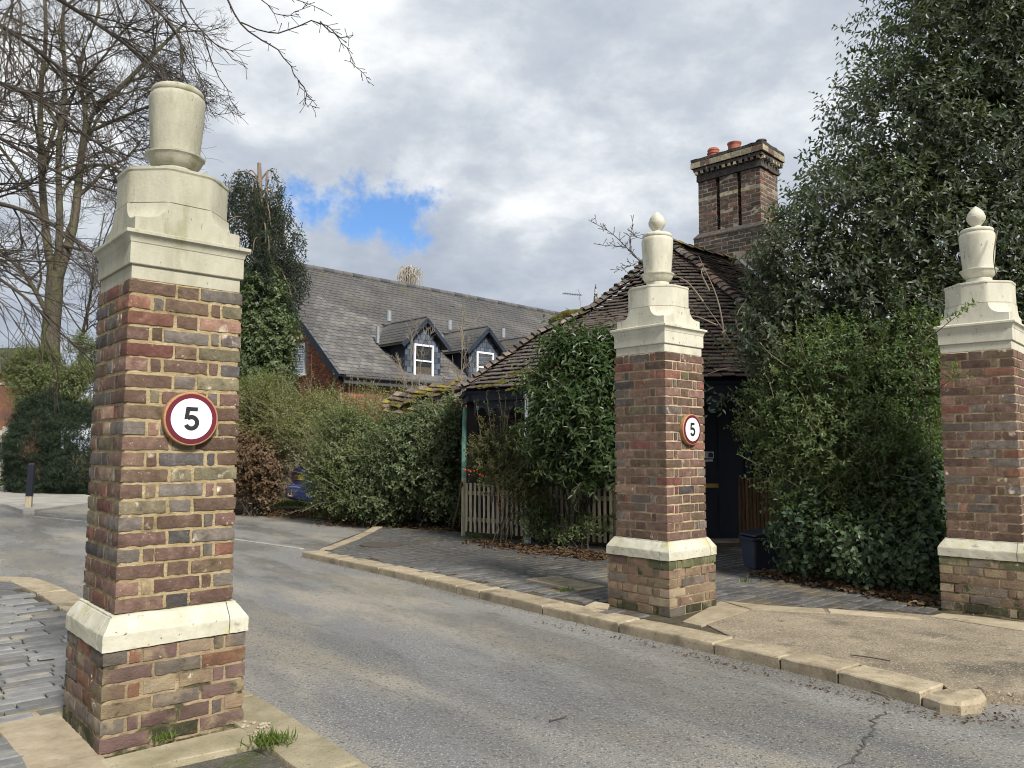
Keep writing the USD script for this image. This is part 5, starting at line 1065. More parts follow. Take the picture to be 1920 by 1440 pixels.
def in_blobs(p, blobs, grow=1.0):
    d = np.full(len(p), 1e9)
    for c, r in blobs: d = np.minimum(d, np.sum(((p - c) / (np.asarray(r) * grow)) ** 2, 1))
    return np.sqrt(d)
def blob(px, py, Y, rx, ry, rY): return at(px, py, Y), (rx * Y / F, rY, ry * Y / F)
def shell_points(blobs, n, rng, lo=0.55, gap=None, zmin=0.08, bias=True):
    """Points through the outer part of a union of ellipsoids, with outward directions; gap=(freq, level) leaves holes."""
    vol = np.array([r[0] * r[1] + r[1] * r[2] + r[0] * r[2] for _, r in blobs]); w = vol / vol.sum(); P, D = [], []
    while sum(len(q) for q in P) < n:
        m = n
        k = rng.choice(len(blobs), m, p=w); u = unit(rng.normal(size=(m, 3)))
        if bias: u[:, 1] = np.where((u[:, 1] > 0.25) & (rng.random(m) < 0.6), -u[:, 1], u[:, 1])
        rad = rng.uniform(lo, 1.03, m)
        C = np.array([blobs[i][0] for i in k]); R = np.array([blobs[i][1] for i in k])
        bump = 1 + 0.30 * (meshkit.fbm((C + u * R) * 2.1, 3, 4) - 0.5) * 2
        p = C + u * R * (rad * bump)[:, None]
        ok = (in_blobs(p, blobs) > lo) & (p[:, 2] > zmin)
        if gap: ok &= meshkit.fbm(p * gap[0], 3, 8) > gap[1] + rng.normal(0, 0.03, m)
        P.append(p[ok]); D.append(unit((u / R)[ok]))
    return np.concatenate(P)[:n], np.concatenate(D)[:n]
def sprigs(P, D, k, ln, L, Wd, rng, up=0.35, spread=0.9, four=True, twig=None, droop=0.15, hang=0.0, flatness=0.5):
    """Leafy shoots at P heading D; k leaves each. Returns leaves, and twig tubes if asked."""
    n = len(P); D = unit(D + rng.normal(0, 0.45, (n, 3)) + [0, 0, up - hang])
    l = ln * rng.uniform(0.6, 1.3, n)
    t = np.linspace(0.1, 1.0, k)[None, :, None]
    bend = rng.normal(0, 0.12, (n, 1, 3)) + [0, 0, -0.10 - hang * 0.5]
    B = P[:, None] + D[:, None] * t * l[:, None, None] + bend * (t ** 2) * l[:, None, None]
    side = unit(np.cross(D, rng.normal(size=(n, 3))))[:, None]; s2 = np.cross(D[:, None], side)
    ph = (np.arange(k) * 2.4)[None, :, None] + rng.uniform(0, 6, (n, 1, 1))
    lat = side * np.cos(ph) + s2 * np.sin(ph)
    LD = unit(D[:, None] * (1 - spread * (1 - 0.5 * t)) + lat * spread + rng.normal(0, 0.2, (n, k, 3)) + [0, 0, -hang])
    up_ = unit(D[:, None] * 0.9 + [0, 0, flatness + 0.1] + rng.normal(0, 0.35, (n, k, 3)))
    m = leaf_mesh(B.reshape(-1, 3), LD.reshape(-1, 3), up_.reshape(-1, 3), L, Wd, rng, four, droop=droop)
    if twig is None: return m, None
    q = np.linspace(-0.25, 1, 4)[None, :, None]
    paths = P[:, None] + D[:, None] * q * l[:, None, None] + bend * q ** 2 * np.sign(q) * l[:, None, None]
    return m, tubes(paths, np.linspace(twig, twig * 0.4, 4), 3)
def tubes(paths, rad, sides=3):
    """Many polylines with the same number of points as one mesh."""
    p = np.asarray(paths, float); n, k = p.shape[:2]
    t = unit(np.gradient(p, axis=1)); ref = np.where(np.abs(t[..., 2:]) < 0.9, [0, 0, 1.0], [1.0, 0, 0])
    a = unit(np.cross(t, ref)); b = np.cross(t, a); ang = np.arange(sides) * 2 * np.pi / sides
    r = np.broadcast_to(rad, (n, k))[..., None, None]
    V = p[:, :, None] + r * (np.cos(ang)[:, None] * a[:, :, None] + np.sin(ang)[:, None] * b[:, :, None])
    i, j = np.meshgrid(np.arange(k - 1), np.arange(sides), indexing='ij'); j2 = (j + 1) % sides
    q = np.stack([i * sides + j, i * sides + j2, (i + 1) * sides + j2, (i + 1) * sides + j], -1).reshape(-1, 4)
    T_ = np.vstack([q[:, [0, 1, 2]], q[:, [0, 2, 3]]])
    return V.reshape(-1, 3), (np.arange(n)[:, None, None] * k * sides + T_).reshape(-1, 3)
def leaf_look(name, cols, rough=0.4, spec=0.5, tr=0.25, lo=0.55, hi=1.45, hue=0.02):
    return surf(name, [(0.3, cols[0]), (0.5, cols[1]), (0.7, cols[2])], scale=1.8, detail=3, rough=rough, spec=spec, isl=(lo, hi), transl=tr, hue=hue)
BARK = surf('bark', [(0.25, (0.045, 0.038, 0.028)), (0.5, (0.085, 0.074, 0.055)), (0.75, (0.14, 0.125, 0.095))], scale=6, stretch=(4, 4, 1), rough=0.95, spec=0.1, spots=((1.2, 0.52, 0.66, (0.095, 0.105, 0.045)),), bump=((25, 0.03), (80, 0.01)))
TWIG = surf('twig', [(0.3, (0.038, 0.032, 0.026)), (0.7, (0.075, 0.064, 0.052))], scale=2, rough=0.9, spec=0.15)
TWIG_PALE = surf('pale_twig', [(0.3, (0.14, 0.115, 0.085)), (0.7, (0.24, 0.205, 0.16))], scale=2, rough=0.9, spec=0.15)
TWIG_OLIVE = surf('olive_twig', [(0.3, (0.065, 0.055, 0.03)), (0.7, (0.13, 0.11, 0.065))], scale=2, rough=0.9, spec=0.15)
HOLM = leaf_look('holm_leaf', ((0.059, 0.083, 0.051), (0.095, 0.127, 0.077), (0.144, 0.176, 0.109)), rough=0.46, spec=0.5, tr=0.36)
BOX_ = leaf_look('box_leaf', ((0.083, 0.139, 0.044), (0.141, 0.214, 0.068), (0.220, 0.290, 0.108)), rough=0.5, tr=0.42)
IVY = leaf_look('ivy_leaf', ((0.065, 0.117, 0.062), (0.104, 0.171, 0.088), (0.170, 0.237, 0.126)), rough=0.48, spec=0.45, tr=0.3)
HEDGE_IVY = leaf_look('hedge_ivy_leaf', ((0.088, 0.136, 0.056), (0.152, 0.205, 0.090), (0.241, 0.283, 0.146)), rough=0.46, spec=0.5, tr=0.36)
LAUREL = leaf_look('laurel_leaf', ((0.056, 0.099, 0.034), (0.093, 0.150, 0.054), (0.150, 0.206, 0.086)), rough=0.42, spec=0.5, tr=0.38)
PRIVET = leaf_look('privet_leaf', ((0.123, 0.169, 0.058), (0.201, 0.244, 0.094), (0.305, 0.330, 0.158)), rough=0.5, tr=0.42, hue=0.03)
YELLOW = leaf_look('yellowish_leaf', ((0.184, 0.209, 0.057), (0.278, 0.299, 0.095), (0.380, 0.380, 0.152)), rough=0.55, tr=0.35, hue=0.03)
BERRYL = leaf_look('small_olive_leaf', ((0.098, 0.111, 0.034), (0.163, 0.169, 0.055), (0.247, 0.234, 0.094)), rough=0.5, tr=0.3)
BEECH = leaf_look('dry_beech_leaf', ((0.14, 0.085, 0.05), (0.25, 0.16, 0.10), (0.42, 0.29, 0.20)), rough=0.65, spec=0.25, tr=0.3)
YEW = leaf_look('yew_needles', ((0.020, 0.037, 0.020), (0.032, 0.056, 0.030), (0.056, 0.082, 0.043)), rough=0.55, spec=0.3, tr=0.2)
CYPRESS = leaf_look('cypress_spray', ((0.043, 0.061, 0.045), (0.070, 0.090, 0.066), (0.110, 0.128, 0.092)), rough=0.65, spec=0.2, tr=0.3)
LITTER = leaf_look('fallen_leaf', ((0.085, 0.044, 0.022), (0.15, 0.085, 0.045), (0.26, 0.17, 0.10)), rough=0.7, spec=0.25, tr=0.1, lo=0.45, hi=1.6)
GRASS = leaf_look('grass_blade', ((0.10, 0.16, 0.03), (0.16, 0.235, 0.045), (0.24, 0.30, 0.08)), rough=0.5, tr=0.35)
BERRY = flat('red_berry', (0.50, 0.045, 0.02), rough=0.3)

def bush(name, label, cat, base, blobs, n, look, k=8, ln=0.2, L=0.05, W=0.025, seed=0, lo=0.5, gap=None, twigs=None, twig_r=0.003, group=None, up=0.35, four=True, spread=0.9, stems=10, stem_r=0.012, stem_look=None, crown='foliage', hang=0.0, zmin=0.1, bias=True, droop=0.15, flatness=0.5, shoots=0, shoot_ln=0.5):
    """A shrub: leafy shoots as one part, a handful of stems from its foot."""
    r = np.random.default_rng(seed); t = T(name, label, cat, base, group=group)
    p, d = shell_points(blobs, n, r, lo, gap, zmin, bias)
    m, tw = sprigs(p, d, k, ln, L, W, r, up=up, four=four, spread=spread, twig=twig_r if twigs else None, hang=hang, droop=droop, flatness=flatness)
    t.part(crown, m, look, world=True, kind='stuff')
    if tw: t.part('twigs', tw, twigs, world=True, kind='stuff')
    if shoots:
        p2, d2_ = shell_points(blobs, shoots, r, 0.86, None, zmin, bias)
        m2, tw2 = sprigs(p2, d2_, 9, shoot_ln, L * 0.9, W * 0.9, r, up=0.9, four=four, spread=0.7, twig=0.004)
        t.part('shoot_leaves', m2, look, world=True, kind='stuff'); t.part('shoots', tw2, TWIG_PALE, world=True, kind='stuff')
    if stems:
        S = []
        for i in range(stems):
            c, rad = blobs[r.integers(len(blobs))]; e = c + r.uniform(-0.7, 0.7, 3) * rad
            b = np.array(base) + r.normal(0, 0.10, 3) * [1, 1, 0]
            S.append(densify([b, b * 0.45 + e * 0.55 + r.normal(0, 0.08, 3), e], 4))
        t.part('stems', tubes(np.array(S), np.linspace(stem_r, stem_r * 0.3, len(S[0])), 5), stem_look or TWIG, world=True, smooth=True, kind='stuff')
    return t

def grow(rng, p, d, length, r0, r1, level, out, levels, up=0.0, wander=0.22, kids=(6, 8), ratio=(0.35, 0.6), spreada=(0.5, 1.0), start=0.25, nseg=6, rmin=0.0035):
    """A branch and, recursively, what grows from it. out[level] collects (points, radii)."""
    pts = [np.array(p, float)]; dd = unit(np.array(d, float)); st = length / nseg
    for i in range(nseg):
        dd = unit(dd + rng.normal(0, wander, 3) + [0, 0, up]); pts.append(pts[-1] + dd * st)
    pts = np.array(pts); rad = np.linspace(r0, r1, nseg + 1); out.setdefault(level, []).append((pts, rad))
    if level + 1 < levels: children(rng, pts, rad, length, level, out, levels, up, wander, kids, ratio, spreada, start, rmin)
def children(rng, pts, rad, length, level, out, levels, up, wander, kids, ratio, spreada, start, rmin=0.0035):
    n = len(pts) - 1
    for _ in range(rng.integers(kids[0], kids[1] + 1)):
        f = rng.uniform(start, 1.0) * n; i = min(int(f), n - 1); q = pts[i] + (pts[i + 1] - pts[i]) * (f - i)
        td = unit(pts[i + 1] - pts[i]); lat = unit(np.cross(td, rng.normal(size=3))); a = rng.uniform(*spreada)
        l = length * rng.uniform(*ratio) * (1.15 - 0.5 * f / n); rr_ = max(rmin, (rad[i] * 0.55))
        grow(rng, q, td * math.cos(a) + lat * math.sin(a), l, rr_, max(rmin * 0.8, rr_ * 0.35), level + 1, out, levels, up, wander, kids, ratio, spreada, start, nseg=5, rmin=rmin)
def tube_set(items, sides):
    by = {}
    for p, r in items: by.setdefault(len(p), []).append((p, r))
    return merge([tubes(np.array([p for p, _ in v]), np.array([r for _, r in v]), sides) for v in by.values()])
# ------------------------------------------------------------------ trees and shrubs
# big evergreen oak on the right
hb = [blob(1880, -90, 9.6, 230, 220, 1.3), blob(1790, 100, 9.4, 175, 170, 1.2), blob(1930, 150, 9.6, 190, 200, 1.2), blob(1680, 255, 9.2, 140, 140, 1.0), blob(1830, 320, 9.4, 190, 180, 1.2), blob(1590, 410, 9.0, 118, 120, 0.9), blob(1740, 470, 9.2, 170, 130, 1.1), blob(1900, 520, 9.5, 150, 160, 1.0), blob(1525, 550, 8.9, 105, 105, 0.8), blob(1660, 600, 9.0, 150, 110, 0.9), blob(1455, 635, 8.8, 72, 70, 0.5), blob(1490, 480, 8.9, 62, 80, 0.6), blob(1800, 640, 9.3, 110, 130, 0.8)]
hbase = (*gnd(1720, 1040)[:2], 0.05)
oak = T('evergreen_tree', 'tall glossy evergreen oak filling the right side above the shrubs', 'tree', (5.0, 9.4, 0.05))
r = np.random.default_rng(71)
p, d = shell_points(hb, 11500, r, 0.40, gap=(1.5, 0.315))
m, tw = sprigs(p, d, 9, 0.26, 0.070, 0.032, r, up=0.25, twig=0.0028)
oak.part('crown', m, HOLM, world=True, kind='stuff'); oak.part('twigs', tw, TWIG, world=True, kind='stuff')
trunk = densify([(5.1, 9.5, 0.0), (5.05, 9.45, 1.3), (5.2, 9.5, 2.6), (5.1, 9.45, 4.0), (5.4, 9.6, 5.6), (5.6, 9.6, 7.2)], 5)
oak.part('trunk', tube(trunk, np.linspace(0.17, 0.05, len(trunk)), 10), BARK, world=True, smooth=50)
lim = []
for c, rad in hb:
    s = trunk[np.argmin(np.abs(trunk[:, 2] - (c[2] - 0.5)))]
    for _ in range(4):
        e = c + r.uniform(-.75, .75, 3) * rad; lim.append(densify([s, (s + e) / 2 + r.normal(0, .12, 3), e], 4))
oak.part('limbs', tubes(np.array(lim), np.linspace(0.035, 0.008, len(lim[0])), 5), TWIG, world=True, smooth=True, kind='stuff')
lb = []
for px0, py0, px1, py1, px2, py2, Y in ((1470, 860, 1380, 660, 1318, 565, 8.9), (1318, 565, 1290, 530, 1262, 515, 8.9), (1360, 640, 1345, 560, 1310, 480, 8.9), (1440, 700, 1370, 690, 1325, 702, 8.8), (1400, 660, 1380, 600, 1400, 560, 8.85), (1345, 610, 1310, 595, 1285, 590, 8.9), (1330, 545, 1316, 515, 1318, 500, 8.9)):
    lb.append(densify([at(px0, py0, Y), at(px1, py1, Y - .05), at(px2, py2, Y)], 5))
oak.part('bare_branch', tubes(np.array(lb), np.linspace(0.013, 0.003, len(lb[0])), 5), TWIG_PALE, world=True, smooth=True, kind='stuff', label='bare grey branches in front of the tiled roof')
# small leafy sprigs hanging by the porch
m, tw = sprigs(np.array([at(x, y, 8.9) for x, y in ((1325, 715), (1340, 722), (1355, 735), (1372, 728), (1395, 712))]), np.tile([[-.4, -.3, -.6]], (5, 1)), 9, 0.22, 0.085, 0.03, r, up=-0.3, hang=0.3, twig=0.003)
oak.part('hanging_spray', m, HOLM, world=True, kind='stuff')

bush('box_shrub', 'bright green small leaved shrub bulging out beside the right pillar', 'shrub', (*gnd(1610, 1090)[:2], 0.06),
     [blob(1560, 715, 8.35, 130, 110, .55), blob(1690, 720, 8.25, 75, 150, .45), blob(1480, 790, 8.6, 80, 95, .45), blob(1610, 850, 8.1, 140, 110, .5), blob(1690, 920, 7.9, 70, 110, .35), blob(1530, 910, 8.3, 90, 80, .4), blob(1610, 985, 7.95, 80, 55, .35)], 5800, BOX_, k=9, ln=0.2, L=0.044, W=0.020, seed=72, lo=0.4, gap=(2.4, 0.40), twigs=TWIG_OLIVE, twig_r=0.0025, stems=26, stem_look=TWIG_OLIVE, shoots=70, shoot_ln=0.35)
bush('ivy', 'dark ivy mound spilling over leaf litter at the foot of the evergreen tree', 'ivy', (*gnd(1640, 1100)[:2], 0.06),
     [blob(1545, 1000, 8.2, 85, 80, .4), blob(1650, 1030, 7.85, 105, 75, .4), blob(1722, 1040, 7.55, 45, 75, .25), blob(1510, 1045, 8.4, 32, 36, .22), blob(1725, 930, 7.7, 45, 60, .2)], 2300, IVY, k=6, ln=0.16, L=0.052, W=0.044, seed=73, lo=0.45, stems=12, gap=(3, 0.38), twigs=TWIG_OLIVE, shoots=60, shoot_ln=0.25, flatness=0.2, droop=0.25)
# sprays of leaf reaching over the right pillar
r = np.random.default_rng(74)
sp = [at(x, y, Y) for x, y, Y in ((1745, 620, 6.6), (1765, 600, 6.45), (1785, 590, 6.35), (1800, 590, 6.3), (1770, 705, 6.5), (1790, 700, 6.4), (1775, 720, 6.45), (1760, 690, 6.55), (1740, 660, 6.7), (1730, 590, 6.9), (1735, 700, 6.8), (1745, 560, 6.9))]
m, tw = sprigs(np.array(sp), np.tile([[0.6, -0.3, 0.1]], (len(sp), 1)), 10, 0.16, 0.05, 0.02, r, twig=0.0025)
cl = T('climber', 'thin climbing stems with fresh leaves crossing onto the right pillar', 'climber', (3.75, 7.0, 0.06))
cl.part('leaves', m, BOX_, world=True, kind='stuff'); cl.part('twigs', tw, TWIG_OLIVE, world=True, kind='stuff')
st = [densify([at(*q, Y) for q, Y in zip(c_, ys)], 6) for c_, ys in ((((1700, 640), (1740, 780), (1745, 900)), (7.2, 6.9, 6.9)), (((1690, 690), (1725, 650), (1790, 595)), (7.4, 6.9, 6.3)), (((1870, 432), (1863, 480), (1868, 520)), (6.55, 6.5, 6.55)), (((1700, 545), (1740, 556), (1812, 535)), (7.6, 7.2, 6.7)), (((1705, 700), (1745, 730), (1800, 700)), (7.2, 6.7, 6.35)), (((1720, 600), (1735, 700), (1700, 800)), (7.2, 6.9, 7.2)))]
cl.part('stems', tubes(np.array(st), np.linspace(0.006, 0.003, len(st[0])), 5), TWIG_OLIVE, world=True, smooth=True, kind='stuff')

bush('laurel', 'glossy dark laurel bush between the picket fence and the kerbside pillar', 'shrub', (*gnd(1085, 1020)[:2], 0.06),
     [blob(1090, 735, 10.5, 58, 85, .42), blob(1050, 810, 10.6, 42, 55, .36), blob(1118, 820, 10.45, 48, 85, .38), blob(1075, 860, 10.7, 30, 34, .24), blob(1125, 685, 10.5, 38, 48, .25), blob(1025, 745, 10.7, 30, 45, .22), blob(1065, 670, 10.5, 26, 30, .2)], 2000, LAUREL, k=9, ln=0.32, L=0.092, W=0.033, seed=75, lo=0.4, gap=(2.6, 0.39), twigs=TWIG_OLIVE, stems=18, droop=0.3, up=0.45, shoots=60, shoot_ln=0.42)
bush('brambles', 'green undergrowth pushing through the picket fence below the laurel', 'shrub', (*gnd(1080, 1030)[:2], 0.06),
     [blob(1075, 965, 10.75, 70, 55, .28), blob(1010, 970, 11.2, 40, 40, .25)], 330, BOX_, k=7, ln=0.16, L=0.045, W=0.022, seed=76, lo=0.1, gap=(3, 0.46), twigs=TWIG_OLIVE, stems=20)
berry = bush('berry_shrub', 'open olive leaved shrub with red berries in front of the porch', 'shrub', (*gnd(945, 1018)[:2], 0.06),
     [blob(925, 850, 11.6, 42, 50, .30), blob(960, 880, 11.4, 46, 70, .30), blob(985, 915, 11.2, 34, 50, .25), blob(905, 870, 11.9, 24, 34, .2)], 1150, BERRYL, k=9, ln=0.17, L=0.038, W=0.019, seed=77, lo=0.15, gap=(3, 0.42), twigs=TWIG_OLIVE, stems=10, stem_r=0.008, stem_look=TWIG_OLIVE, up=0.6)
r = np.random.default_rng(78)
arch = []
for px, py in ((893, 757), (912, 740), (905, 790), (935, 735), (938, 790), (955, 770), (968, 742), (925, 775), (980, 760), (948, 750)):
    e = at(px, py, 11.5 + r.normal(0, .1)); b = v3(*gnd(930 + r.normal(0, 15), 1005), 0.05); arch.append(densify([b, (b * .4 + e * .6) + r.normal(0, .06, 3), e], 6))
berry.part('shoots', tubes(np.array(arch), np.linspace(0.009, 0.003, len(arch[0])), 5), TWIG_PALE, world=True, smooth=True, kind='stuff')
ap = np.concatenate([a[8:] for a in arch]); m, _ = sprigs(np.repeat(ap, 3, 0), np.tile([[0, -.2, .6]], (len(ap) * 3, 1)), 6, 0.09, 0.03, 0.014, r)
berry.part('shoot_leaves', m, BERRYL, world=True, kind='stuff')
for px, py in ((878, 883), (886, 884), (893, 882), (880, 888), (903, 892), (930, 893), (936, 920), (938, 935), (937, 925), (936, 950), (992, 823), (1000, 810), (995, 826), (1072, 970), (928, 897), (940, 942), (873, 881), (899, 889)):
    for q in range(2):
        ic = trimesh.creation.icosphere(1, 0.010); berry.part('berry', (np.array(ic.vertices) + at(px + r.normal(0, 2.5), py + r.normal(0, 2.5), 11.25 + 0.1 * r.random()), ic.faces), BERRY, world=True, smooth=True)

bush('privet_hedge', 'rounded grey green hedge hiding the blue car', 'hedge', (-3.0, 15.3, 0.0),
     [blob(652, 870, 15.2, 66, 80, .7), blob(618, 915, 15.4, 36, 45, .5), blob(690, 895, 15.0, 70, 75, .7), blob(655, 815, 15.4, 60, 45, .6)], 3300, PRIVET, k=8, ln=0.24, L=0.055, W=0.028, seed=79, lo=0.4, gap=(1.9, 0.37), twigs=TWIG_OLIVE, stems=20, zmin=0.0, shoots=170, shoot_ln=0.6)
bush('ivy_hedge', 'dense ivy covered hedge left of the green post', 'hedge', (-1.6, 14.3, 0.0),
     [blob(770, 865, 14.3, 80, 85, .7), blob(835, 870, 13.8, 40, 100, .5), blob(730, 905, 14.5, 60, 65, .6), blob(800, 800, 14.4, 60, 40, .5), blob(850, 810, 13.6, 20, 60, .3)], 3400, HEDGE_IVY, k=8, ln=0.24, L=0.058, W=0.034, seed=80, lo=0.45, gap=(2.0, 0.36), twigs=TWIG_OLIVE, stems=16, zmin=0.0, shoots=120, shoot_ln=0.45)
sb = bush('elder_thicket', 'tangle of yellow green twiggy shrubs below the slate roof', 'shrub', (-4.2, 18.0, 0.0),
     [blob(500, 775, 18.6, 70, 60, 1.0), blob(580, 785, 18.2, 80, 42, 1.0), blob(665, 782, 17.6, 80, 42, .9), blob(745, 785, 17.0, 60, 45, .8), blob(480, 845, 18.4, 50, 50, .8), blob(575, 818, 17.2, 60, 38, .6)], 3300, YELLOW, k=8, ln=0.36, L=0.05, W=0.024, seed=81, lo=0.25, gap=(1.3, 0.40), twigs=TWIG_OLIVE, twig_r=0.005, stems=70, stem_look=TWIG_PALE, up=0.8, shoots=230, shoot_ln=0.75)
bush('green_shrub', 'olive green shrub beneath the conifer beside the nearest pillar', 'shrub', (-6.0, 18.5, 0.0),
     [blob(490, 760, 19.0, 60, 45, .8), blob(505, 738, 19.4, 38, 26, .6), blob(465, 820, 18.8, 40, 60, .6)], 1500, PRIVET, k=8, ln=0.32, L=0.055, W=0.026, seed=82, lo=0.3, gap=(1.2, 0.36), twigs=TWIG_OLIVE, stems=14, up=0.6)
bush('beech_hedge', 'hedge of dry coppery beech leaves behind the nearest pillar', 'hedge', (-5.6, 16.9, 0.0),
     [blob(482, 872, 17.0, 45, 48, .6), blob(450, 870, 17.2, 45, 60, .6), blob(500, 905, 17.0, 22, 35, .4)], 1300, BEECH, k=7, ln=0.25, L=0.075, W=0.04, seed=83, lo=0.3, gap=(1.6, 0.38), twigs=TWIG, stems=22, up=0.1, droop=0.3)
# bare saplings in front of the slate roof
r = np.random.default_rng(84)
for q, (base, tops, Y, lab) in enumerate((((790, 830), ((770, 640), (795, 610), (742, 660)), 16.5, 'bare pale sapling in front of the first dormer'), ((868, 800), ((868, 600), (850, 690)), 14.0, 'thin bare sapling rising beside the green post'))):
    t = T('sapling', lab, 'sapling', (*at(*base, Y)[:2], 0.0), group='bare saplings'); out = {}
    b = at(*base, Y); b0 = v3(b[0], b[1], 0)
    for tx, ty in tops:
        e = at(tx, ty, Y + r.normal(0, .2)); pts = densify([b0 + r.normal(0, .15, 3) * [1, 1, 0], b * .6 + e * .4 + r.normal(0, .08, 3), e], 4)
        rad = np.linspace(0.014, 0.004, len(pts)); out.setdefault(0, []).append((pts, rad))
        children(r, pts, rad, 1.8, 0, out, 3, 0.10, 0.15, (7, 10), (0.25, 0.5), (0.4, 0.9), 0.4)
    t.part('stems', tube_set(out[0], 5), TWIG_PALE, world=True, smooth=True, kind='stuff'); t.part('twigs', tube_set(out[1] + out.get(2, []), 3), TWIG_PALE, world=True, kind='stuff')

# drooping cypress with a cut, bare top
cy = T('cypress', 'tall drooping cypress with bare broken tops in front of the gable', 'tree', (-7.0, 22.5, 0.0))
r = np.random.default_rng(85)
t0 = densify([at(505, 940, 22.5) * [1, 1, 0], at(500, 700, 22.5), at(492, 480, 22.5), at(486, 306, 22.5)], 5)
t1 = densify([at(494, 520, 22.5), at(498, 420, 22.4), at(501, 322, 22.4)], 5); t2 = densify([at(490, 480, 22.5), at(479, 400, 22.6), at(477, 340, 22.6)], 5)
WOODC = surf('cypress_wood', [(0.3, (0.12, 0.085, 0.06)), (0.7, (0.22, 0.165, 0.12))], scale=4, stretch=(5, 5, 1), rough=0.9)
cy.part('trunk', tube(t0, np.linspace(0.24, 0.055, len(t0)), 9), WOODC, world=True, smooth=50)
for t_ in (t1, t2): cy.part('stem', tube(t_, np.linspace(0.08, 0.035, len(t_)), 7), WOODC, world=True, smooth=50)
bp_, bd_, tb = [], [], []
for i in range(78):
    f = (i + r.random()) / 78; zz = 2.2 + 7.15 * f
    s = t0[np.argmin(np.abs(t0[:, 2] - zz))]; az = i * 2.4 + r.normal(0, .5)
    reach = (1.08 if f > 0.4 else 0.72) * r.uniform(0.5, 1.22) * (0.8 if f > 0.93 else 1)
    o = v3(math.cos(az), math.sin(az), 0); e = s + o * reach + v3(0, 0, r.uniform(-.15, .25)); tip = e + o * 0.2 - v3(0, 0, r.uniform(.3, .7))
    path = densify([s, s + o * reach * .55 + v3(0, 0, r.uniform(.15, .45)), e, tip], 4); tb.append(path)
    for q in path[4:]:
        for _ in range(2 if r.random() < .55 else 1):
            L_ = r.uniform(0.35, 1.5); h0 = q + r.normal(0, .08, 3)
            for k_ in range(int(L_ / 0.13)):
                bp_.append(h0 + v3(0, 0, -0.13 * k_) + r.normal(0, .045, 3)); bd_.append(o * 0.3 + v3(0, 0, -1) + r.normal(0, .35, 3))
for _ in range(170):
    f = r.random(); s = t0[np.argmin(np.abs(t0[:, 2] - (2.2 + 6.0 * f)))]; bp_.append(s + r.normal(0, .25, 3)); bd_.append(v3(0, 0, -1) + r.normal(0, .4, 3))
cy.part('branches', tubes(np.array(tb), np.linspace(0.03, 0.006, len(tb[0])), 4), WOODC, world=True, kind='stuff')
m, _ = sprigs(np.array(bp_), np.array(bd_), 7, 0.26, 0.12, 0.034, r, up=0.0, hang=0.5, spread=0.8, four=False)
cy.part('foliage', m, CYPRESS, world=True, kind='stuff')
bush('ivy', 'leafy ivy climbing the lower trunk of the cypress', 'ivy', (-7.0, 22.0, 0.0), [blob(490, 560, 21.8, 42, 55, .6), blob(505, 630, 21.7, 46, 60, .6), blob(495, 690, 21.6, 48, 50, .6)], 1100, HEDGE_IVY, k=8, ln=0.3, L=0.10, W=0.06, seed=86, lo=0.5, gap=(1.2, 0.36), stems=0)

# clipped yew hedge with loose shrubs above, far left
yb = [(at(105, 835, 25.5), (1.35, 1.2, 1.45)), (at(70, 860, 26.0), (0.85, 1.0, 1.15)), (at(145, 850, 25.0), (0.95, 1.0, 1.3)), (at(95, 790, 25.8), (0.95, 0.9, 0.9)), (at(60, 890, 25.8), (0.75, 0.8, 0.75)), (at(165, 880, 24.6), (1.0, 0.9, 0.9)), (at(185, 830, 24.8), (0.9, 0.9, 1.2)), (at(110, 890, 25.2), (1.2, 1.0, 0.8))]
bush('yew_hedge', 'clipped dark yew hedge behind the leaning bollard', 'hedge', (-14.8, 25.5, 0.0), yb, 8000, YEW, k=9, ln=0.20, L=0.085, W=0.022, seed=87, lo=0.78, stems=8, four=False, zmin=-0.02, up=0.3)
bush('privet_shrub', 'loose light green shrub overtopping the yew hedge', 'shrub', (-15.5, 27.5, 0.0), [blob(110, 700, 27.5, 70, 50, 1.2), blob(60, 690, 28, 45, 35, .9), blob(150, 740, 26.5, 40, 60, .8), blob(160, 680, 27.5, 30, 45, .8), blob(100, 740, 27, 65, 35, 1.0)], 3600, PRIVET, k=8, ln=0.4, L=0.085, W=0.04, seed=88, lo=0.35, gap=(0.9, 0.37), twigs=TWIG_OLIVE, twig_r=0.006, stems=14, up=0.7)

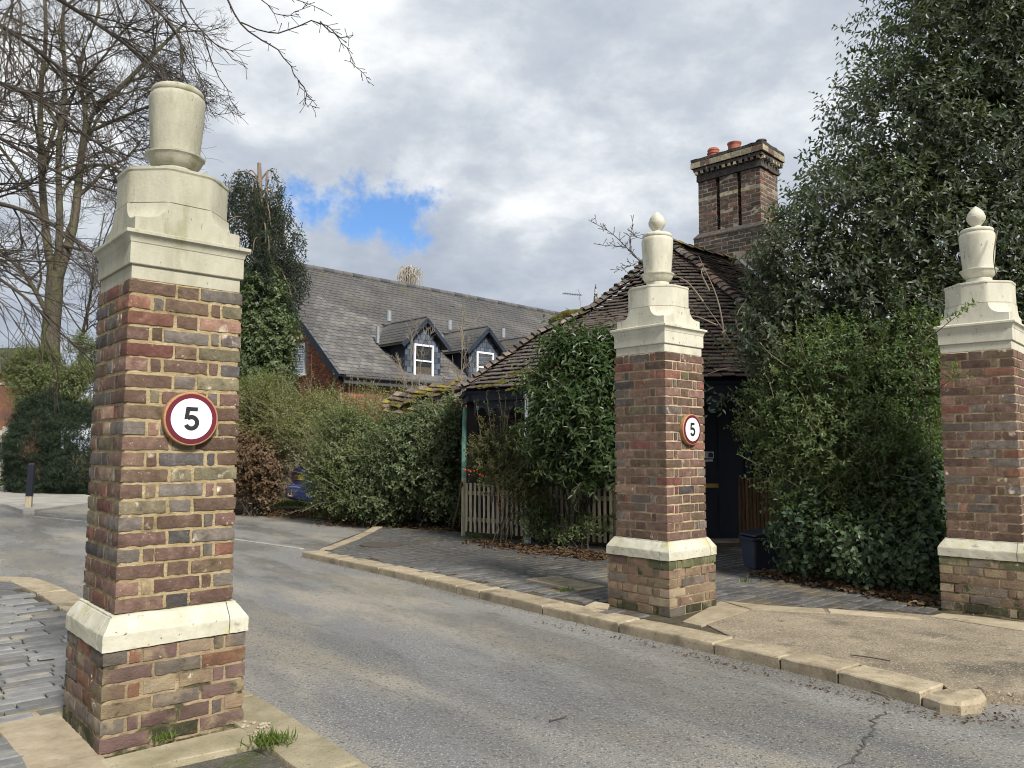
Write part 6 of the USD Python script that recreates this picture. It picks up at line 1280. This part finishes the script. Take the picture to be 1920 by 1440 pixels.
# great bare tree behind the yew hedge
bt = T('bare_tree', 'large bare tree with three stems behind the yew hedge', 'tree', (-16.6, 28.5, 0.0))
r = np.random.default_rng(89); Yb = 28.5
def lp(*pp): return densify([at(x, y, Yb + dy) for x, y, dy in pp], 4)
tr = lp((96, 930, 0), (96, 760, 0), (95, 640, 0), (100, 570, 0), (104, 510, 0)); bt.part('trunk', tube(tr, np.linspace(0.33, 0.28, len(tr)), 12), BARK, world=True, smooth=50)
LIM = [(lp((102, 530, 0), (88, 450, .1), (78, 320, .3), (76, 180, .4), (86, 60, .5), (78, -90, .6)), 0.23), (lp((106, 520, 0), (112, 420, -.3), (110, 290, -.6), (122, 160, -.8), (118, 30, -1), (140, -100, -1.2)), 0.19),
       (lp((110, 520, 0), (138, 420, .2), (152, 300, .4), (168, 225, .6), (230, 160, .9), (300, 90, 1.2), (350, 40, 1.4)), 0.24), (lp((152, 300, .4), (160, 220, 0), (150, 120, -.3), (185, 20, -.6), (180, -80, -.8)), 0.14), (lp((160, 250, .5), (240, 215, 0), (300, 190, -.6), (340, 165, -1)), 0.10),
       (lp((96, 600, 0), (50, 520, -.5), (0, 470, -1), (-60, 420, -1.5)), 0.13), (lp((84, 420, .1), (40, 330, .6), (-10, 260, 1), (-60, 160, 1.4)), 0.13), (lp((120, 460, 0), (180, 470, -.8), (240, 440, -1.5)), 0.09), (lp((78, 320, 0), (120, 200, 1), (200, 100, 1.6), (260, 20, 2)), 0.11), (lp((150, 700, .6), (152, 640, .6), (166, 575, .6), (178, 500, .8), (196, 400, 1)), 0.10)]
out = {}
for pts, r0 in LIM:
    rad = np.linspace(r0, r0 * 0.28, len(pts)) * 0.74; out.setdefault(0, []).append((pts, rad))
    children(r, pts, rad, 6.5, 0, out, 4, 0.0, 0.22, (10, 12), (0.30, 0.62), (0.5, 1.2), 0.2, rmin=0.0062)
for pts, rad in out[0]: bt.part('limb', tube(pts, rad, 8), BARK, world=True, smooth=50)
bt.part('branches', tube_set(out[1], 5), BARK, world=True, smooth=True, kind='stuff')
bt.part('twigs', tube_set(out[2] + out[3], 3), TWIG, world=True, kind='stuff')
# nearer tree out of frame whose boughs sweep in from the left
nt = T('bare_tree', 'drooping boughs of a nearer bare tree reaching in from the top left', 'tree', (-8.3, 10.0, 0.0))
r = np.random.default_rng(90); out = {}
tk = densify([(-9.6, 11.0, -0.1), (-9.5, 11.0, 3.5), (-9.3, 10.9, 7.5)], 4); nt.part('trunk', tube(tk, np.linspace(0.34, 0.22, len(tk)), 10), BARK, world=True, smooth=50)
def np_(Y, *pp): return densify([at(x, y, Y + i * 0.1) for i, (x, y) in enumerate(pp)], 4)
for pts, r0, kk in ((np_(11, (-340, -60), (-120, -10), (20, 60), (150, 160), (215, 235)), .06, 8), (np_(10.5, (-330, 100), (-100, 130), (60, 180), (170, 260), (240, 300)), .05, 8), (np_(11, (-330, 300), (-100, 360), (60, 400), (170, 470), (270, 490)), .05, 8), (np_(10.5, (-330, 420), (-100, 470), (50, 560), (120, 640)), .04, 7),
                    (np_(10.5, (-300, -200), (0, -60), (160, 30), (290, 130), (340, 215)), .05, 8), (np_(11, (-330, 200), (-50, 240), (120, 330), (220, 360)), .04, 8), (np_(10, (-300, -300), (100, -120), (250, -20), (330, 60), (345, 120)), .04, 6)):
    rad = np.linspace(r0, 0.008, len(pts)); out.setdefault(0, []).append((pts, rad))
    children(r, pts, rad, 3.0, 0, out, 3, -0.05, 0.16, (kk + 5, kk + 9), (0.3, 0.65), (0.3, 0.9), 0.2, rmin=0.0045)
tips = []
for base, kids_ in (((8.0, (330, -260), (400, -60), (452, 42), (520, 95), (560, 150), (575, 195)), ((8.0, (452, 42), (520, 60), (600, 40), (640, 80), (668, 125), (690, 150)), (8.0, (560, 150), (578, 180), (590, 210)), (8.0, (420, -20), (520, -10), (610, 22)), (8.0, (600, 40), (640, 70), (660, 66)), (8.1, (400, -60), (470, -20), (530, 30), (580, 10)))), ((8.6, (250, -200), (330, -20), (380, 60), (430, 100), (462, 128)), ((8.6, (380, 60), (400, 120), (425, 170), (445, 210)), (8.6, (330, -20), (352, 60), (375, 150), (400, 210), (450, 215))))):
    for c_, r0 in ((base, 0.014), *((k, 0.008) for k in kids_)):
        pts = np_(c_[0], *c_[1:]); pts = pts + np.vstack([np.zeros(3), r.normal(0, 0.012, (len(pts) - 1, 3))]); rad = np.linspace(r0, 0.003, len(pts)); out.setdefault(0, []).append((pts, rad))
        for i in range(3, len(pts)):
            for _ in range(2 if r.random() < .6 else 1):
                dd = unit(pts[i] - pts[i - 1] + r.normal(0, .5, 3) * np.linalg.norm(pts[i] - pts[i - 1])); q = pts[i]; l = r.uniform(.03, .13)
                tips.append((np.array([q, q + dd * l * .6, q + dd * l]), np.array([.0035, .0035, .005])))
nt.part('boughs', tube_set(out[0], 6), TWIG, world=True, smooth=True, kind='stuff')
nt.part('twigs', tube_set(out[1] + out[2] + tips, 3), TWIG, world=True, kind='stuff')
# twig tops behind the kerbside pillar's finial
tw_ = T('bare_tree', 'top twigs of a small bare tree behind the kerbside acorn finial', 'tree', (2.0, 13.0, 0))
r = np.random.default_rng(91); out = {}; Yt = 9.9
for pts, r0 in ((np_(Yt, (1345, 640), (1280, 560), (1200, 490), (1150, 440), (1108, 415)), .012), (np_(Yt, (1200, 490), (1175, 465), (1130, 460)), .006), (np_(Yt, (1205, 492), (1182, 470), (1186, 415)), .006), (np_(Yt, (1215, 500), (1190, 497), (1162, 505)), .005), (np_(Yt, (1240, 455), (1195, 445), (1188, 438)), .005)):
    rad = np.linspace(r0, .003, len(pts)); out.setdefault(0, []).append((pts, rad))
    for i in range(4, len(pts)):
        for _ in range(3):
            dd = unit(pts[i] - pts[i - 1] + r.normal(0, .9, 3) * np.linalg.norm(pts[i] - pts[i - 1]) + [0, 0, .02]); l = r.uniform(.05, .14); out.setdefault(1, []).append((np.array([pts[i], pts[i] + dd * l * .5, pts[i] + dd * l]), np.array([.004, .0035, .006])))
tw_.part('stems', tube_set(out[0], 5), TWIG, world=True, smooth=True, kind='stuff'); tw_.part('twigs', tube_set(out[1], 3), TWIG, world=True, kind='stuff')
# pale weeping birch over the ridge
wb = T('weeping_birch', 'pale weeping tree top showing over the slate ridge', 'tree', (-6.1, 46.0, 0)); r = np.random.default_rng(92)
tk = densify([at(766, 860, 46), at(766, 600, 46), at(764, 505, 46)], 5); wb.part('trunk', tube(tk, np.linspace(.2, .05, len(tk)), 7), TWIG_PALE, world=True, smooth=True)
wp_ = []
for i in range(170):
    s = at(764 + r.normal(0, 3), r.uniform(498, 560), 46); e = at(766 + r.normal(0, 11), s[2] * 0 + r.uniform(500, 520), 46 + r.normal(0, .3)); wp_.append(densify([s, e, e + [r.normal(0, .1), 0, -r.uniform(.6, 1.6)]], 3))
wb.part('hanging_twigs', tubes(np.array(wp_), np.linspace(.02, .012, len(wp_[0])), 3), flat('birch_twig', (0.34, 0.31, 0.26), rough=0.9), world=True, kind='stuff')

# ------------------------------------------------------------------ fallen leaves, grass
def litter(label, pts, n, L, seed, z, name='fallen_leaves'):
    r = np.random.default_rng(seed); P = []
    for (ax, ay), (bx, by), wid, k in pts:
        a, b = np.array([ax, ay]), np.array([bx, by]); t = r.random(int(n * k)); u = (b - a) / np.linalg.norm(b - a); nn = np.array([-u[1], u[0]])
        P.append(a + (b - a) * t[:, None] + nn * (r.normal(0, wid, len(t)))[:, None])
    P = np.concatenate(P); P = np.column_stack([P, z + r.uniform(0.004, 0.045, len(P)) * (r.random(len(P)) ** 2)])
    D = r.normal(size=P.shape) * [1, 1, .25]; N = np.tile([0, 0, 1.0], (len(P), 1)) + r.normal(0, .45, P.shape)
    solid(name, leaf_mesh(P, D, N, L, L * .62, r, True, fold=0.3, droop=0.1), LITTER, label, 'fallen leaves', kind='stuff')
G = lambda x, y: tuple(gnd(x, y))
litter('brown leaf litter along the foot of the far hedges', [(G(455, 952), G(640, 968), .25, .3), (G(640, 972), G(868, 988), .30, .6), (G(700, 966), G(860, 978), .3, .3), (G(560, 960), G(700, 975), .22, .2)], 3600, 0.07, 101, 0.03)
litter('brown leaf litter below the picket fence', [(G(885, 1015), G(1010, 1032), .14, .45), (G(1000, 1032), G(1140, 1048), .16, .55), (G(980, 1030), G(1150, 1042), .07, .3)], 900, 0.06, 102, 0.08)
litter('drift of dry leaves between the ivy and the setts', [(G(1430, 1075), G(1560, 1100), .13, .4), (G(1560, 1098), G(1760, 1135), .11, .6), (G(1480, 1085), G(1740, 1120), .10, .4)], 800, 0.062, 103, 0.085)
litter('scattered leaves and grit along the kerb face', [(G(1180, 1182), G(1720, 1313), .016, .55), (G(1735, 1322), G(1920, 1322), .07, .45), (G(1000, 1150), G(1180, 1184), .014, .15)], 190, 0.020, 104, 0.004)
def tuft(label, spots, seed, name='grass_tuft', h=0.05, n=60, z=0.06):
    r = np.random.default_rng(seed)
    for (x, y, s, kk), lb in zip(spots, label):
        g0 = gnd(x, y); P = np.column_stack([g0 + r.normal(0, 0.035 * s, (int(n * kk), 2)), np.full(int(n * kk), z)]); D = r.normal(0, .45, P.shape) + [0, 0, 1]
        solid(name, leaf_mesh(P, D, r.normal(size=P.shape) * [1, 1, .2], h * s ** .5, 0.0045, r, True, fold=.1, droop=.35), GRASS, lb, 'grass', group='grass tufts and weeds', kind='stuff')
tuft(['grass tuft at the inner corner of the mossy kerb', 'small grass tuft at the foot of the nearest pillar', 'grass tuft at the foot of the green post', 'sprig of weeds in the setts behind the kerbside pillar', 'weeds beside the stone cover', 'green weeds below the beech hedge', 'grass beside the rear of the blue car'],
     ((508, 1388, 1.1, 2.4), (303, 1382, .8, .8), (890, 1008, 2.0, 1.6), (1395, 1090, .8, .8), (1062, 1108, 1.0, 1.0), (510, 948, 8, 9), (580, 947, 8, 9)), 105)
r = np.random.default_rng(106)
for (x0, y0, x1, y1, lb) in ((1030, 1352, 1062, 1343, 'bent twig lying in the middle of the road'), (1595, 1250, 1670, 1262, 'dark twig lying along the kerb'), (1636, 1296, 1672, 1312, 'pale stalk lying in the gutter'), (70, 1250, 101, 1249, 'dark twig on the blue grey setts')):
    a, b = v3(*gnd(x0, y0, .01), .012), v3(*gnd(x1, y1, .01), .012)
    if x0 > 1580 and x0 < 1600: a[2] = b[2] = .085
    if x0 < 100: a[2] = b[2] = .055
    solid('twig', tube(densify([a, (a + b) / 2 + r.normal(0, .02, 3) * [1, 1, 0], b], 5), .004, 5), TWIG if 'pale' not in lb else TWIG_PALE, lb, 'twig', group='twigs on the ground')
P = np.column_stack([np.array([gnd(r.uniform(455, 505), r.uniform(1345, 1372)) for _ in range(26)]), np.full(26, .055)])
solid('pebbles', merge([(np.array(trimesh.creation.icosphere(1, r.uniform(.006, .013)).vertices) * [1, 1, .6] + q, trimesh.creation.icosphere(1, 1).faces) for q in P]), SLAB, 'loose pebbles between the pillar foot and the mossy kerb', 'pebbles', kind='stuff')
